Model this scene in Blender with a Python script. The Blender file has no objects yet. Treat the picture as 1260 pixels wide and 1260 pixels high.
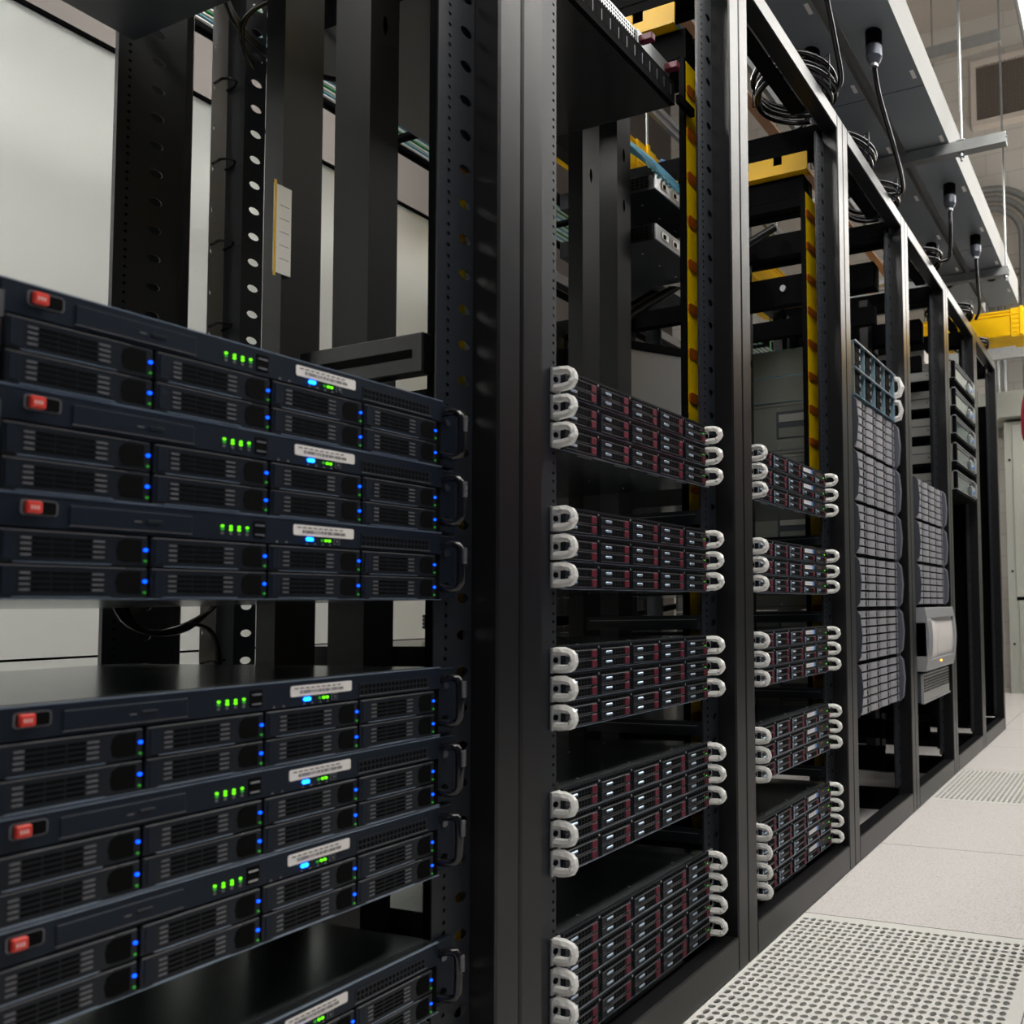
import bpy, math, random
from mathutils import Vector, Matrix
random.seed(7)
PI = math.pi
SC = bpy.context.scene
C = bpy.data.collections.new('scene'); SC.collection.children.link(C)
U = 0.04445          # one rack unit
P = 0.672            # rack pitch along the row (x), y runs into the racks, z up
X0 = 0.227           # left side of the nearest rack
# ------------------------------------------------------------------ materials
def mat(name, col, rough=.5, metal=0., bump=0., bscale=300., spec=.5, emit=None, es=0., var=0., vscale=40., coat=0., trans=0., alpha=1., sss=0.):
    m = bpy.data.materials.new(name); m.use_nodes = True
    nt = m.node_tree; b = nt.nodes['Principled BSDF']
    c = (*col, 1)
    b.inputs['Base Color'].default_value = c
    b.inputs['Roughness'].default_value = rough; b.inputs['Metallic'].default_value = metal
    b.inputs['Specular IOR Level'].default_value = spec
    b.inputs['Coat Weight'].default_value = coat
    b.inputs['Transmission Weight'].default_value = trans
    b.inputs['Alpha'].default_value = alpha
    if emit: b.inputs['Emission Color'].default_value = (*emit, 1); b.inputs['Emission Strength'].default_value = es
    if bump or var:
        tc = nt.nodes.new('ShaderNodeTexCoord'); n = nt.nodes.new('ShaderNodeTexNoise')
        n.inputs['Scale'].default_value = bscale; n.inputs['Detail'].default_value = 3
        nt.links.new(tc.outputs['Object'], n.inputs['Vector'])
        if bump:
            bp = nt.nodes.new('ShaderNodeBump'); bp.inputs['Strength'].default_value = bump; bp.inputs['Distance'].default_value = .001
            nt.links.new(n.outputs['Fac'], bp.inputs['Height']); nt.links.new(bp.outputs['Normal'], b.inputs['Normal'])
        if var:
            n2 = nt.nodes.new('ShaderNodeTexNoise'); n2.inputs['Scale'].default_value = vscale; n2.inputs['Detail'].default_value = 4
            nt.links.new(tc.outputs['Object'], n2.inputs['Vector'])
            mx = nt.nodes.new('ShaderNodeMix'); mx.data_type = 'RGBA'
            mx.inputs[6].default_value = tuple(max(0, v*(1-var)) for v in col)+(1,); mx.inputs[7].default_value = tuple(min(1, v*(1+var)) for v in col)+(1,)
            nt.links.new(n2.outputs['Fac'], mx.inputs[0]); nt.links.new(mx.outputs[2], b.inputs['Base Color'])
    return m
M = {}
M['frame'] = mat('black_powder_coat', (.0075, .0073, .0082), .30, .0, .18, 1400, .50, var=.12, vscale=90)
M['rail'] = mat('rail_powder_coat', (.010, .013, .018), .45, .0, .15, 1400, .5)
M['black'] = mat('matt_black', (.0025, .0025, .003), .8, spec=.05)
M['cavity'] = mat('cavity_black', (.002, .002, .002), .9, spec=.1)
M['bezel'] = mat('server_bezel_black', (.006, .011, .020), .46, .0, .1, 900, .24)
M['tray'] = mat('tray_black_plastic', (.008, .011, .016), .40, spec=.27)
M['fin'] = mat('grey_fins', (.13, .13, .14), .4)
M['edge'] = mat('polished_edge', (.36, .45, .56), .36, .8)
M['galv'] = mat('galvanised_steel', (.30, .31, .31), .38, .7, .2, 60, var=.15, vscale=25)
M['lid'] = mat('brushed_dark_lid', (.26, .29, .29), .20, .85, .05, 400, var=.1, vscale=12)
M['lidblack'] = mat('black_lid', (.020, .021, .023), .2, .2, spec=.6)
M['steel'] = mat('steel', (.55, .56, .57), .3, .9)
M['silver'] = mat('silver_plastic', (.36, .37, .39), .35, .35, .1, 500)
M['siltray'] = mat('drive_carrier_grey', (.40, .40, .43), .40, .3)
M['slate'] = mat('slate_bezel', (.085, .095, .12), .38, .4)
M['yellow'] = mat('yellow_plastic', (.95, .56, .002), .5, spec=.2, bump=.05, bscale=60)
M['orange'] = mat('orange_clip', (.42, .10, .004), .4)
M['red'] = mat('red_tab', (.65, .045, .03), .4)
M['maroon'] = mat('maroon_release', (.10, .007, .020), .5, spec=.3)
M['white'] = mat('white_label', (.78, .75, .72), .5)
M['ink'] = mat('label_ink', (.12, .11, .11), .6)
M['film'] = mat('crinkled_film', (.80, .79, .76), .38, bump=1., bscale=95, coat=.4, var=.10, vscale=120)
M['screw'] = mat('screw_steel', (.12, .13, .14), .3, .9)
M['blueled'] = mat('blue_led', (.0, .1, .6), .4, emit=(.0, .05, 1.), es=3)
M['bluebright'] = mat('bright_blue_led', (.1, .3, .9), .4, emit=(.0, .11, 1.), es=9)
M['greenled'] = mat('green_led', (.1, .5, .0), .4, emit=(.14, 1., .005), es=1.1)
M['greendim'] = mat('dim_green_led', (.03, .2, .02), .4, emit=(.03, .5, .03), es=.25)
M['amber'] = mat('amber_led', (.8, .3, .0), .4, emit=(1., .35, .02), es=4)
M['bluelabel'] = mat('blue_label', (.10, .30, .75), .4)
M['cable'] = mat('black_cable', (.006, .006, .007), .18, spec=.45)
M['cyan'] = mat('light_blue_cable', (.16, .50, .72), .35)
M['teal'] = mat('teal_cable', (.10, .27, .33), .4)
M['bluecable'] = mat('blue_cable', (.03, .14, .42), .4)
M['green'] = mat('green_cable', (.01, .17, .05), .4)
M['chassis'] = mat('grey_green_chassis', (.22, .235, .215), .42, .35, .1, 300)
M['lightsteel'] = mat('light_steel_case', (.40, .40, .38), .4, .3)
M['shelfblue'] = mat('pale_blue_shelf', (.24, .38, .46), .35, .5)
M['trough'] = mat('busway_grey_sheet', (.30, .33, .36), .2, .35, var=.06, vscale=6)
M['troughside'] = mat('busway_white_side', (.20, .20, .192), .6, spec=.2)
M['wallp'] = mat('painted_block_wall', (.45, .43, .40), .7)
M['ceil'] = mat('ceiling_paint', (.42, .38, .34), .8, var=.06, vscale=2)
M['dark'] = mat('navy_reflection_wall', (.011, .026, .055), .7)  # unseen walls, navy chosen so the racks pick up dark blue reflections
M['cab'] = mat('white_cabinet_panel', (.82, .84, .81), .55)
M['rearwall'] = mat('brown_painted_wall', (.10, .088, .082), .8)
M['acgrey'] = mat('grey_green_enclosure', (.40, .42, .38), .5, bump=.08, bscale=200)
M['lamp'] = mat('lamp_diffuser', (.9, .9, .9), .5, emit=(1., .97, .92), es=7)
M['lamp2'] = mat('bright_lamp_diffuser', (.9, .9, .9), .5, emit=(1., .98, .93), es=25)
M['managergrey'] = mat('satin_grey_steel', (.42, .41, .41), .4, .2)
M['screen'] = mat('dark_glass', (.05, .085, .085), .12)
M['silverdk'] = mat('satin_grey_cover', (.30, .285, .27), .40, .6)
M['uplight'] = mat('added_uplight_glow', (.9, .9, .9), .5, emit=(1., .95, .88), es=4.5)  # added glow, lifts the ceiling and upper walls
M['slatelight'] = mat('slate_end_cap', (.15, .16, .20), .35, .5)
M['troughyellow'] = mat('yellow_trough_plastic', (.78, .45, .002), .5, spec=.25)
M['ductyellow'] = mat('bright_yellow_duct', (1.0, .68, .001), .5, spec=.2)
M['post2'] = mat('inner_post_coat', (.006, .0065, .0075), .42, .0, .15, 1400, .26)
M['louvre'] = mat('louvre_brown', (.20, .17, .145), .6)
M['card'] = mat('cardboard', (.36, .19, .09), .8, var=.15, vscale=15)
M['glass'] = mat('clear_plastic', (.75, .80, .80), .12, trans=.0, alpha=.45)
M['copper'] = mat('copper_bar', (.42, .23, .14), .45, .5)
M['paper'] = mat('white_paper', (.74, .73, .70), .8)
M['tape'] = mat('clear_yellow_tape', (.72, .45, .05), .15)
M['grille'] = mat('grille_beige', (.62, .56, .50), .6)
M['shirt'] = mat('red_cotton', (.38, .008, .025), .85, bump=.3, bscale=500)
M['skin'] = mat('skin', (.55, .32, .22), .5)
M['jeans'] = mat('blue_jeans', (.05, .07, .13), .85)
M['hair'] = mat('dark_hair', (.02, .014, .01), .6)
M['shoe'] = mat('black_shoe', (.01, .01, .01), .5)
M['underfloor'] = mat('underfloor_grey', (.40, .41, .38), .7)
M['tileplate'] = mat('perforated_tile_enamel', (.74, .73, .69), .5, bump=.05, bscale=100)
M['eye'] = mat('eye', (.8, .8, .8), .3)

def wall_mat():
    m = M['wallp']; nt = m.node_tree; b = nt.nodes['Principled BSDF']
    tc = nt.nodes.new('ShaderNodeTexCoord'); mp = nt.nodes.new('ShaderNodeMapping'); br = nt.nodes.new('ShaderNodeTexBrick')
    mp.inputs['Rotation'].default_value = (PI/2, 0, 0)
    # use y (or x) as the brick's u and z as its v
    sx = nt.nodes.new('ShaderNodeSeparateXYZ'); cx = nt.nodes.new('ShaderNodeCombineXYZ'); ad = nt.nodes.new('ShaderNodeMath'); ad.operation = 'ADD'
    nt.links.new(tc.outputs['Object'], sx.inputs[0]); nt.links.new(sx.outputs['X'], ad.inputs[0]); nt.links.new(sx.outputs['Y'], ad.inputs[1])
    nt.links.new(ad.outputs[0], cx.inputs['X']); nt.links.new(sx.outputs['Z'], cx.inputs['Y']); nt.links.new(cx.outputs[0], br.inputs['Vector'])
    br.inputs['Color1'].default_value = (.58, .56, .52, 1); br.inputs['Color2'].default_value = (.61, .59, .55, 1); br.inputs['Mortar'].default_value = (.50, .48, .44, 1)
    br.inputs['Scale'].default_value = 1; br.inputs['Mortar Size'].default_value = .006; br.inputs['Brick Width'].default_value = .4; br.inputs['Row Height'].default_value = .2
    nt.links.new(br.outputs['Color'], b.inputs['Base Color'])
wall_mat()
def floor_mat():
    m = bpy.data.materials.new('raised_floor_laminate'); m.use_nodes = True; nt = m.node_tree; b = nt.nodes['Principled BSDF']
    b.inputs['Roughness'].default_value = .42
    tc = nt.nodes.new('ShaderNodeTexCoord')
    n = nt.nodes.new('ShaderNodeTexNoise'); n.inputs['Scale'].default_value = 190; n.inputs['Detail'].default_value = 3; n.inputs['Distortion'].default_value = 1.5
    r = nt.nodes.new('ShaderNodeValToRGB'); r.color_ramp.elements[0].position = .34; r.color_ramp.elements[0].color = (.54, .49, .465, 1)
    r.color_ramp.elements[1].position = .50; r.color_ramp.elements[1].color = (.735, .71, .69, 1)
    nt.links.new(tc.outputs['Object'], n.inputs['Vector']); nt.links.new(n.outputs['Fac'], r.inputs[0])
    # tile seams every 0.6096 m
    sx = nt.nodes.new('ShaderNodeSeparateXYZ'); nt.links.new(tc.outputs['Object'], sx.inputs[0])
    def seam(sock, off):
        a = nt.nodes.new('ShaderNodeMath'); a.operation = 'ADD'; a.inputs[1].default_value = off
        d = nt.nodes.new('ShaderNodeMath'); d.operation = 'PINGPONG'; d.inputs[1].default_value = .3048
        l = nt.nodes.new('ShaderNodeMath'); l.operation = 'LESS_THAN'; l.inputs[1].default_value = .0016
        nt.links.new(sock, a.inputs[0]); nt.links.new(a.outputs[0], d.inputs[0]); nt.links.new(d.outputs[0], l.inputs[0]); return l.outputs[0]
    s1 = seam(sx.outputs['X'], 60.96-3.0925); s2 = seam(sx.outputs['Y'], 60.96-.02)
    mxm = nt.nodes.new('ShaderNodeMath'); mxm.operation = 'MAXIMUM'; nt.links.new(s1, mxm.inputs[0]); nt.links.new(s2, mxm.inputs[1])
    mx = nt.nodes.new('ShaderNodeMix'); mx.data_type = 'RGBA'; mx.inputs[7].default_value = (.16, .13, .12, 1)
    nt.links.new(mxm.outputs[0], mx.inputs[0]); nt.links.new(r.outputs[0], mx.inputs[6]); nt.links.new(mx.outputs[2], b.inputs['Base Color'])
    return m
M['floor'] = floor_mat()

# ------------------------------------------------------------------ mesh builder
class MB:
    def __init__(s): s.v = []; s.f = []; s.m = []; s.sm = []; s.mats = []
    def mi(s, m):
        if m not in s.mats: s.mats.append(m)
        return s.mats.index(m)
    def add(s, vs, fs, m, smooth=False):
        o = len(s.v); s.v += [tuple(v) for v in vs]; k = s.mi(m)
        for f in fs: s.f.append([i+o for i in f]); s.m.append(k); s.sm.append(smooth)
    def box(s, x0, x1, y0, y1, z0, z1, m='frame', ch=0.):
        if ch <= 0:
            vs = [(x, y, z) for x in (x0, x1) for y in (y0, y1) for z in (z0, z1)]
            s.add(vs, [(0, 1, 3, 2), (4, 6, 7, 5), (0, 4, 5, 1), (2, 3, 7, 6), (0, 2, 6, 4), (1, 5, 7, 3)], m); return
        c = min(ch, (x1-x0)*.45, (y1-y0)*.45, (z1-z0)*.45)
        vs = []; idx = {}
        for i, x in enumerate((x0, x1)):
            for j, y in enumerate((y0, y1)):
                for k, z in enumerate((z0, z1)):
                    sx, sy, sz = (1, -1)[i], (1, -1)[j], (1, -1)[k]
                    for a, p in enumerate(((x, y+sy*c, z+sz*c), (x+sx*c, y, z+sz*c), (x+sx*c, y+sy*c, z))):
                        idx[i, j, k, a] = len(vs); vs.append(p)
        fs = []
        for i in (0, 1): fs.append([idx[i, 0, 0, 0], idx[i, 1, 0, 0], idx[i, 1, 1, 0], idx[i, 0, 1, 0]])
        for j in (0, 1): fs.append([idx[0, j, 0, 1], idx[1, j, 0, 1], idx[1, j, 1, 1], idx[0, j, 1, 1]])
        for k in (0, 1): fs.append([idx[0, 0, k, 2], idx[1, 0, k, 2], idx[1, 1, k, 2], idx[0, 1, k, 2]])
        for i in (0, 1):
            for j in (0, 1): fs.append([idx[i, j, 0, 0], idx[i, j, 1, 0], idx[i, j, 1, 1], idx[i, j, 0, 1]])
        for i in (0, 1):
            for k in (0, 1): fs.append([idx[i, 0, k, 0], idx[i, 1, k, 0], idx[i, 1, k, 2], idx[i, 0, k, 2]])
        for j in (0, 1):
            for k in (0, 1): fs.append([idx[0, j, k, 1], idx[1, j, k, 1], idx[1, j, k, 2], idx[0, j, k, 2]])
        for i in (0, 1):
            for j in (0, 1):
                for k in (0, 1): fs.append([idx[i, j, k, a] for a in range(3)])
        s.add(vs, fs, m)
    def prism(s, pts, a0, a1, axis, m, smooth=False):
        # pts 2D in the two other axes (cyclic order x,y,z without axis)
        n = len(pts)
        def mk(p, a):
            if axis == 'x': return (a, p[0], p[1])
            if axis == 'y': return (p[0], a, p[1])
            return (p[0], p[1], a)
        vs = [mk(p, a0) for p in pts]+[mk(p, a1) for p in pts]
        s.add(vs, [list(range(n)), list(range(2*n-1, n-1, -1))], m)
        s.add(vs, [(i, (i+1) % n, n+(i+1) % n, n+i) for i in range(n)], m, smooth)
    def cyl(s, c, r, a0, a1, axis, m, n=12, r2=None):
        pts = []
        r2 = r if r2 is None else r2
        vs = []
        for a, rr in ((a0, r), (a1, r2)):
            for i in range(n):
                t = 2*PI*i/n; p = (c[0]+rr*math.cos(t), c[1]+rr*math.sin(t))
                vs.append((a, p[0], p[1]) if axis == 'x' else (p[0], a, p[1]) if axis == 'y' else (p[0], p[1], a))
        s.add(vs, [(i, (i+1) % n, n+(i+1) % n, n+i) for i in range(n)], m, True)
        s.add(vs, [list(range(n)), list(range(2*n-1, n-1, -1))], m)
    def tube(s, pts, r, m, n=8, jit=0., closed=False, flat=False, rad=None):
        pts = [Vector(p) for p in pts]; N = len(pts); rings = []
        up = Vector((0, 0, 1))
        prev = None
        for i, p in enumerate(pts):
            a = pts[(i-1) % N] if closed else pts[max(i-1, 0)]; b = pts[(i+1) % N] if closed else pts[min(i+1, N-1)]
            t = (b-a).normalized()
            if prev is None:
                q = up if abs(t.dot(up)) < .9 else Vector((1, 0, 0)); u = t.cross(q).normalized()
            else:
                u = (prev-t*prev.dot(t)); u = u.normalized() if u.length > 1e-6 else t.cross(up).normalized()
            prev = u; w = t.cross(u)
            rr = (rad[i] if rad else r)
            rings.append([p+(u*math.cos(2*PI*k/n)+w*math.sin(2*PI*k/n))*rr*(1+random.uniform(-jit, jit)) for k in range(n)])
        vs = [v for ring in rings for v in ring]; fs = []
        for i in range(N if closed else N-1):
            j = (i+1) % N
            for k in range(n): fs.append((i*n+k, i*n+(k+1) % n, j*n+(k+1) % n, j*n+k))
        s.add(vs, fs, m, not flat)
        if not closed: s.add(vs, [list(range(n)), list(range((N-1)*n, N*n))[::-1]], m)
    def holecell(s, x0, x1, z0, z1, cx, cz, rx, rz, y, th, m, n=8, rect=False, plane='xz', inner=None):
        # sheet cell with an elliptical (or super-elliptical) hole and its wall
        ang = []
        for (px, pz) in ((x1, z1), (x0, z1), (x0, z0), (x1, z0)): ang.append(math.atan2(pz-cz, px-cx) % (2*PI))
        ang += [0, PI/2, PI, 3*PI/2]
        if n > 8: ang = sorted(set(round(a, 5) for a in ang)); ang += [(ang[i]+((ang[(i+1) % len(ang)]-ang[i]) % (2*PI))/2) % (2*PI) for i in range(len(ang))]
        ang = sorted(set(round(a, 5) for a in ang)); k = len(ang); out = []; inn = []
        for a in ang:
            ca, sa = math.cos(a), math.sin(a)
            t = min([((x1 if ca > 0 else x0)-cx)/ca if abs(ca) > 1e-6 else 9e9, ((z1 if sa > 0 else z0)-cz)/sa if abs(sa) > 1e-6 else 9e9])
            out.append((cx+t*ca, cz+t*sa))
            if rect: e = 5.
            else: e = 2.
            q = (abs(ca/rx)**e+abs(sa/rz)**e)**(-1/e); inn.append((cx+q*ca, cz+q*sa))
        mk = (lambda p, d: (p[0], y+d, p[1])) if plane == 'xz' else (lambda p, d: (p[0], p[1], y-d))
        vs = [mk(p, 0) for p in out]+[mk(p, 0) for p in inn]+[mk(p, th) for p in inn]+[mk(p, th) for p in out]
        fs = []
        for i in range(k):
            j = (i+1) % k
            fs += [(i, j, k+j, k+i)]
        s.add(vs, fs, m)
        s.add(vs, [(k+i, k+(i+1) % k, 2*k+(i+1) % k, 2*k+i) for i in range(k)], inner or m)
        s.add(vs, [(2*k+i, 2*k+(i+1) % k, 3*k+(i+1) % k, 3*k+i) for i in range(k)], m)
    def mesh(s, name):
        me = bpy.data.meshes.new(name); me.from_pydata(s.v, [], s.f)
        for k in s.mats: me.materials.append(M[k])
        me.polygons.foreach_set('material_index', s.m); me.polygons.foreach_set('use_smooth', s.sm); me.update()
        return me
    def build(s, name, parent=None, loc=(0, 0, 0), rot=(0, 0, 0)):
        o = bpy.data.objects.new(name, s.mesh(name)); C.objects.link(o); o.location = loc; o.rotation_euler = rot
        if parent: o.parent = parent
        return o
def tag(o, label, cat, group=None, kind=None):
    o['label'] = label; o['category'] = cat
    if group: o['group'] = group
    if kind: o['kind'] = kind
    return o
def empty(name, loc=(0, 0, 0)):
    o = bpy.data.objects.new(name, None); o.empty_display_size = .05; C.objects.link(o); o.location = loc; return o
def struct(name, mb, loc=(0, 0, 0)):
    o = mb.build(name, None, loc); o['kind'] = 'structure'; return o
KIDS = {}
def kids(o):
    return [c for c in C.objects if c.parent == o]
def dup(o, loc=None, parent=None, label=None):
    c = o.copy(); C.objects.link(c)
    if parent: c.parent = parent
    if loc is not None: c.location = loc
    if label: c['label'] = label
    for k in TREE.get(o.name, kids(o)): dup(k, parent=c)
    return c
TREE = {}
def freeze(o):
    ks = kids(o); TREE[o.name] = ks
    for k in ks: freeze(k)
def B(*a, **k): m = MB(); m.box(*a, **k); return m

# ------------------------------------------------------------------ setting
CEIL = 6.35; XE = 7.35; YB = 3.9; YR = -2.3; XN = -2.6
NT = (1.2637, 1.8733, -.5896, .02); FT = (3.0925, 3.7021, -.5896, .02)   # two perforated tiles
fl = MB()
def slab(x0, x1, y0, y1): fl.box(x0, x1, y0, y1, -.03, 0, 'floor')
slab(XN, NT[0], YR, YB); slab(NT[1], FT[0], YR, YB); slab(FT[1], XE, YR, YB)
for t in (NT, FT): slab(t[0], t[1], YR, t[2]); slab(t[0], t[1], t[3], YB)
fl.box(XN, XE, YR, YB, -.09, -.08, 'underfloor')
struct('floor', fl)
struct('ceiling', B(XN, XE, YR, YB, CEIL, CEIL+.1, 'ceil'))
struct('wall_far', B(XE, XE+.1, YR, YB, -.1, CEIL, 'wallp'))
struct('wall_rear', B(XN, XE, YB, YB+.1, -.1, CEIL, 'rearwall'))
struct('wall_aisle', B(XN, XE, YR-.1, YR, -.1, CEIL, 'dark'))
struct('wall_near', B(XN-.1, XN, YR, YB, -.1, CEIL, 'dark'))
def perf_tile(t, label):
    m = MB(); mg = .027; n = 27; p = (t[1]-t[0]-2*mg)/n
    x0, x1, y0, y1 = t; g = .0008
    for a in ((x0+g, x1-g, y0+g, y0+mg), (x0+g, x1-g, y1-mg, y1-g), (x0+g, x0+mg, y0+mg, y1-mg), (x1-mg, x1-g, y0+mg, y1-mg)):
        m.box(*a, -.005, -.0002, 'tileplate')
    for i in range(n):
        for j in range(n):
            a = x0+mg+i*p; b = y0+mg+j*p
            rx, ry = (.0094, .0068) if (i+j) % 2 else (.0062, .0094)
            m.holecell(a, a+p, b, b+p, a+p/2, b+p/2, rx, ry, -.0002, .0045, 'tileplate', 8, plane='xy')
    o = m.build('perforated_floor_tile'); tag(o, label, 'floor tile', 'perforated floor tiles in the aisle')
perf_tile(NT, 'white perforated floor tile in the foreground, the nearer of the two')
perf_tile(FT, 'smaller looking perforated floor tile halfway down the aisle')

# ------------------------------------------------------------------ rack frame
def zrail(flip, oval, x0, x1, xe, xo, y, z0=.10, z1=2.18):
    """mounting rail sheet: EIA holes at xe, slotted ovals at xo"""
    m = MB(); s = -1 if flip else 1
    ew = .0065
    # EIA strip
    ks = []; k = -60
    zb = 1.1553
    z = zb
    cs = []
    n0 = int((z0-zb)/U)-1; n1 = int((z1-zb)/U)+1
    for q in range(n0, n1):
        for d in (.00635, .022225, .0381): 
            c = zb+q*U+d
            if z0+.01 < c < z1-.01: cs.append(c)
    prev = z0
    for i, c in enumerate(cs):
        nx = (c+cs[i+1])/2 if i+1 < len(cs) else z1
        m.holecell(xe-ew, xe+ew, prev, nx, xe, c, .0026, .0026, y, .002, 'rail', 8, inner='black'); prev = nx
    if xo is not None:
        ow = .012; cs = []; z = zb-.02
        q = int((z0-z)/.05)
        while z+q*.05 < z1-.03:
            c = z+q*.05
            if c > z0+.03: cs.append(c)
            q += 1
        prev = z0
        for i, c in enumerate(cs):
            nx = (c+cs[i+1])/2 if i+1 < len(cs) else z1
            m.holecell(xo-ow, xo+ow, prev, nx, xo, c, .0102, .0068, y, .002, 'rail', 16, inner='rail'); prev = nx
        segs = sorted([(xe-ew, xe+ew), (xo-ow, xo+ow)])
    else: segs = [(xe-ew, xe+ew)]
    a = x0
    for (p, q) in segs:
        if p > a+1e-5: m.box(a, p, y, y+.002, z0, z1, 'rail')
        a = q
    if x1 > a+1e-5: m.box(a, x1, y, y+.002, z0, z1, 'rail')
    return m
def rack_proto():
    r = empty('equipment_rack')
    for x in (.0008, P-.0438):
        m = MB(); m.box(x, x+.043, 0, .05, 0, 2.26, 'frame', .003); m.box(x+.008, x+.035, .05, .06, .02, 2.2, 'frame')
        m.build('upright_post', r)
    m = MB(); m.box(.044, P-.044, 0, .05, 2.212, 2.26, 'frame', .003); m.box(.044, P-.17, .052, .095, 2.2, 2.212, 'black'); m.build('top_beam', r)
    m = MB(); m.box(.044, P-.044, 0, .048, 0, .073, 'frame', .003); m.box(.044, P-.044, .048, .09, .0, .03, 'frame'); m.build('bottom_beam', r)
    # front mounting rails
    m = zrail(False, None, .0455, .1235, .1178, None, .045); m.box(.0455, .0475, .047, .10, .10, 2.18, 'rail'); m.build('mounting_rail', r)
    for q in range(40): pass
    m = zrail(True, None, .566, .6275, .5843, .6125, .045); m.box(.6255, .6275, .047, .058, .10, 2.18, 'rail'); m.build('mounting_rail', r)
    # rear mounting rails
    m = zrail(False, None, .066, .120, .0755, .1035, .735); m.box(.060, .0655, .70, .76, .1, 2.18, 'rail'); m.build('rear_rail', r)
    m = zrail(True, None, .572, .668, .5843, .626, .755); m.box(.568, .572, .755, .764, .1, 2.18, 'rail'); m.box(.574, .600, .7572, .7590, .1, 2.18, 'cavity'); m.build('rear_rail', r)  # black strip added behind the right rail's holes so they stay dark
    # middle channel posts with keyholes
    for x0, x1 in ((.051, .1055), (.568, .6275)):
        m = MB(); cx = (x0+x1)/2; prev = .075; zs = [.41, .54]+[1.778+.131*k+(.0 if x0 > .3 else .004) for k in range(0, 3)]; y = .37 if x0 < .3 else .35; dp = .082 if x0 < .3 else .040
        for i, c in enumerate(zs):
            nx = (c+zs[i+1])/2 if i+1 < len(zs) else 2.2
            m.holecell(cx-.014, cx+.014, prev, nx, cx, c, .0048, .017, y, .002, 'post2', 16, inner='cavity'); prev = nx
        m.box(x0, cx-.014, y, y+.002, .075, 2.2, 'post2'); m.box(cx+.014, x1, y, y+.002, .075, 2.2, 'post2')
        m.box(x0, x0+.003, y+.002, y+dp, .075, 2.2, 'post2'); m.box(x1-.003, x1, y+.002, y+dp, .075, 2.2, 'post2'); m.box(x0+.003, x1-.003, y+.03, y+.033, .075, 2.2, 'cavity')
        m.build('channel_post', r)
    for x in (.0008, P-.0438):
        m = MB(); m.box(x, x+.043, .815, .87, 0, 2.26, 'post2', .003); m.build('rear_post', r)
    m = MB(); m.box(.044, P-.044, .82, .87, 2.2, 2.26, 'post2'); m.build('rear_beam', r)
    m = MB(); m.box(.044, P-.044, .82, .87, 0, .073, 'post2'); m.build('rear_beam', r)
    for x in (.004, P-.034):
        for z0, z1, ya in ((2.173, 2.249, .062), (2.003, 2.10, .118), (-.0, .07, .062)):
            m = MB(); m.box(x, x+.03, ya, .813, max(z0, .001), z1, 'black'); 
            m.box(x-.001 if x > .3 else x+.03, x if x > .3 else x+.031, ya+.02, .8, max(z0, 0)+(z1-z0)*.3, max(z0, 0)+(z1-z0)*.36, 'cavity')
            m.build('side_beam', r)
    freeze(r)
    return r
rack0 = rack_proto()
rack_lab = ['black open equipment rack at the left holding the big black servers with blue lights',
 'black open equipment rack in the middle, with white wrapped server handles and a yellow strip',
 'narrower looking rack just right of the middle, slim servers with white handles and blue labels',
 'black open rack filled with six grey disk shelves below two pale blue shelves',
 'black open rack with three grey disk shelves and a rounded white and grey unit',
 'black open rack holding five separate silver fronted units high up',
 'last black open rack of the row, empty behind, beside the bright floor']
RX = [X0+k*P for k in range(7)]
racks = [rack0]
rack0.location = (RX[0], 0, 0); tag(rack0, rack_lab[0], 'rack', 'row of black equipment racks')
for k in range(1, 7):
    racks.append(dup(rack0, (RX[k], 0, 0), label=rack_lab[k]))
def part(k, name, mb): return mb.build(name, racks[k])
for k in range(7): part(k, 'light_block_strip', B(.571, .596, .0505, .053, .1, 2.18, 'rail')); part(k, 'light_block_strip', B(.598, .6254, .0505, .053, 1.39 if k == 0 else .1, 2.18, 'rail'))  # added strips block light leaking through the rail slots and keep the holes dark
m = MB(); m.box(.593, .612, .10, .345, 1.10, 1.157, 'frame', .002); m.box(.592, .593, .12, .33, 1.122, 1.134, 'cavity'); part(0, 'tie_beam', m)
for k in (2, 3, 4, 5, 6):
    part(k, 'side_beam', B(P-.034, P-.004, .118, .813, 1.856, 1.926, 'black'))
    if k > 2:
        part(k, 'side_beam', B(P-.034, P-.004, .118, .813, .267, .336, 'black')); part(k, 'side_beam', B(P-.034, P-.004, .118, .813, .149, .235, 'black'))
for k in (5, 6):
    m = MB(); m.box(.125, .56, .50, .515, .36, 1.72 if k == 5 else 1.9, 'frame'); m.box(.3, .31, .495, .5, .4, 1.7, 'black')
    part(k, 'rear_panel', m)
    part(k, 'side_panel', B(P-.003, P-.0005, .062, .81, .12 if k == 5 else .074, 1.72 if k == 5 else 2.0, 'black'))
# diagonal braces + cross plate with bolts seen through rack C
m = MB(); m.tube([(.30, .62, 1.56), (.60, .20, 1.93)], .012, 'frame'); m.tube([(.30, .70, 1.56), (.60, .30, 1.90)], .012, 'frame'); part(2, 'brace', m)
m = MB(); m.box(P-.034, P-.004, .118, .813, 1.70, 1.79, 'black'); 
for y in (.19, .40): m.cyl((y, 1.75), .010, P-.042, P-.034, 'x', 'steel', 10)
part(2, 'side_beam', m)
m = MB(); m.box(P-.034, P-.004, .118, .813, 1.66, 1.74, 'black'); m.cyl((.30, 1.70), .010, P-.042, P-.034, 'x', 'steel', 10); part(3, 'side_beam', m)
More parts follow.
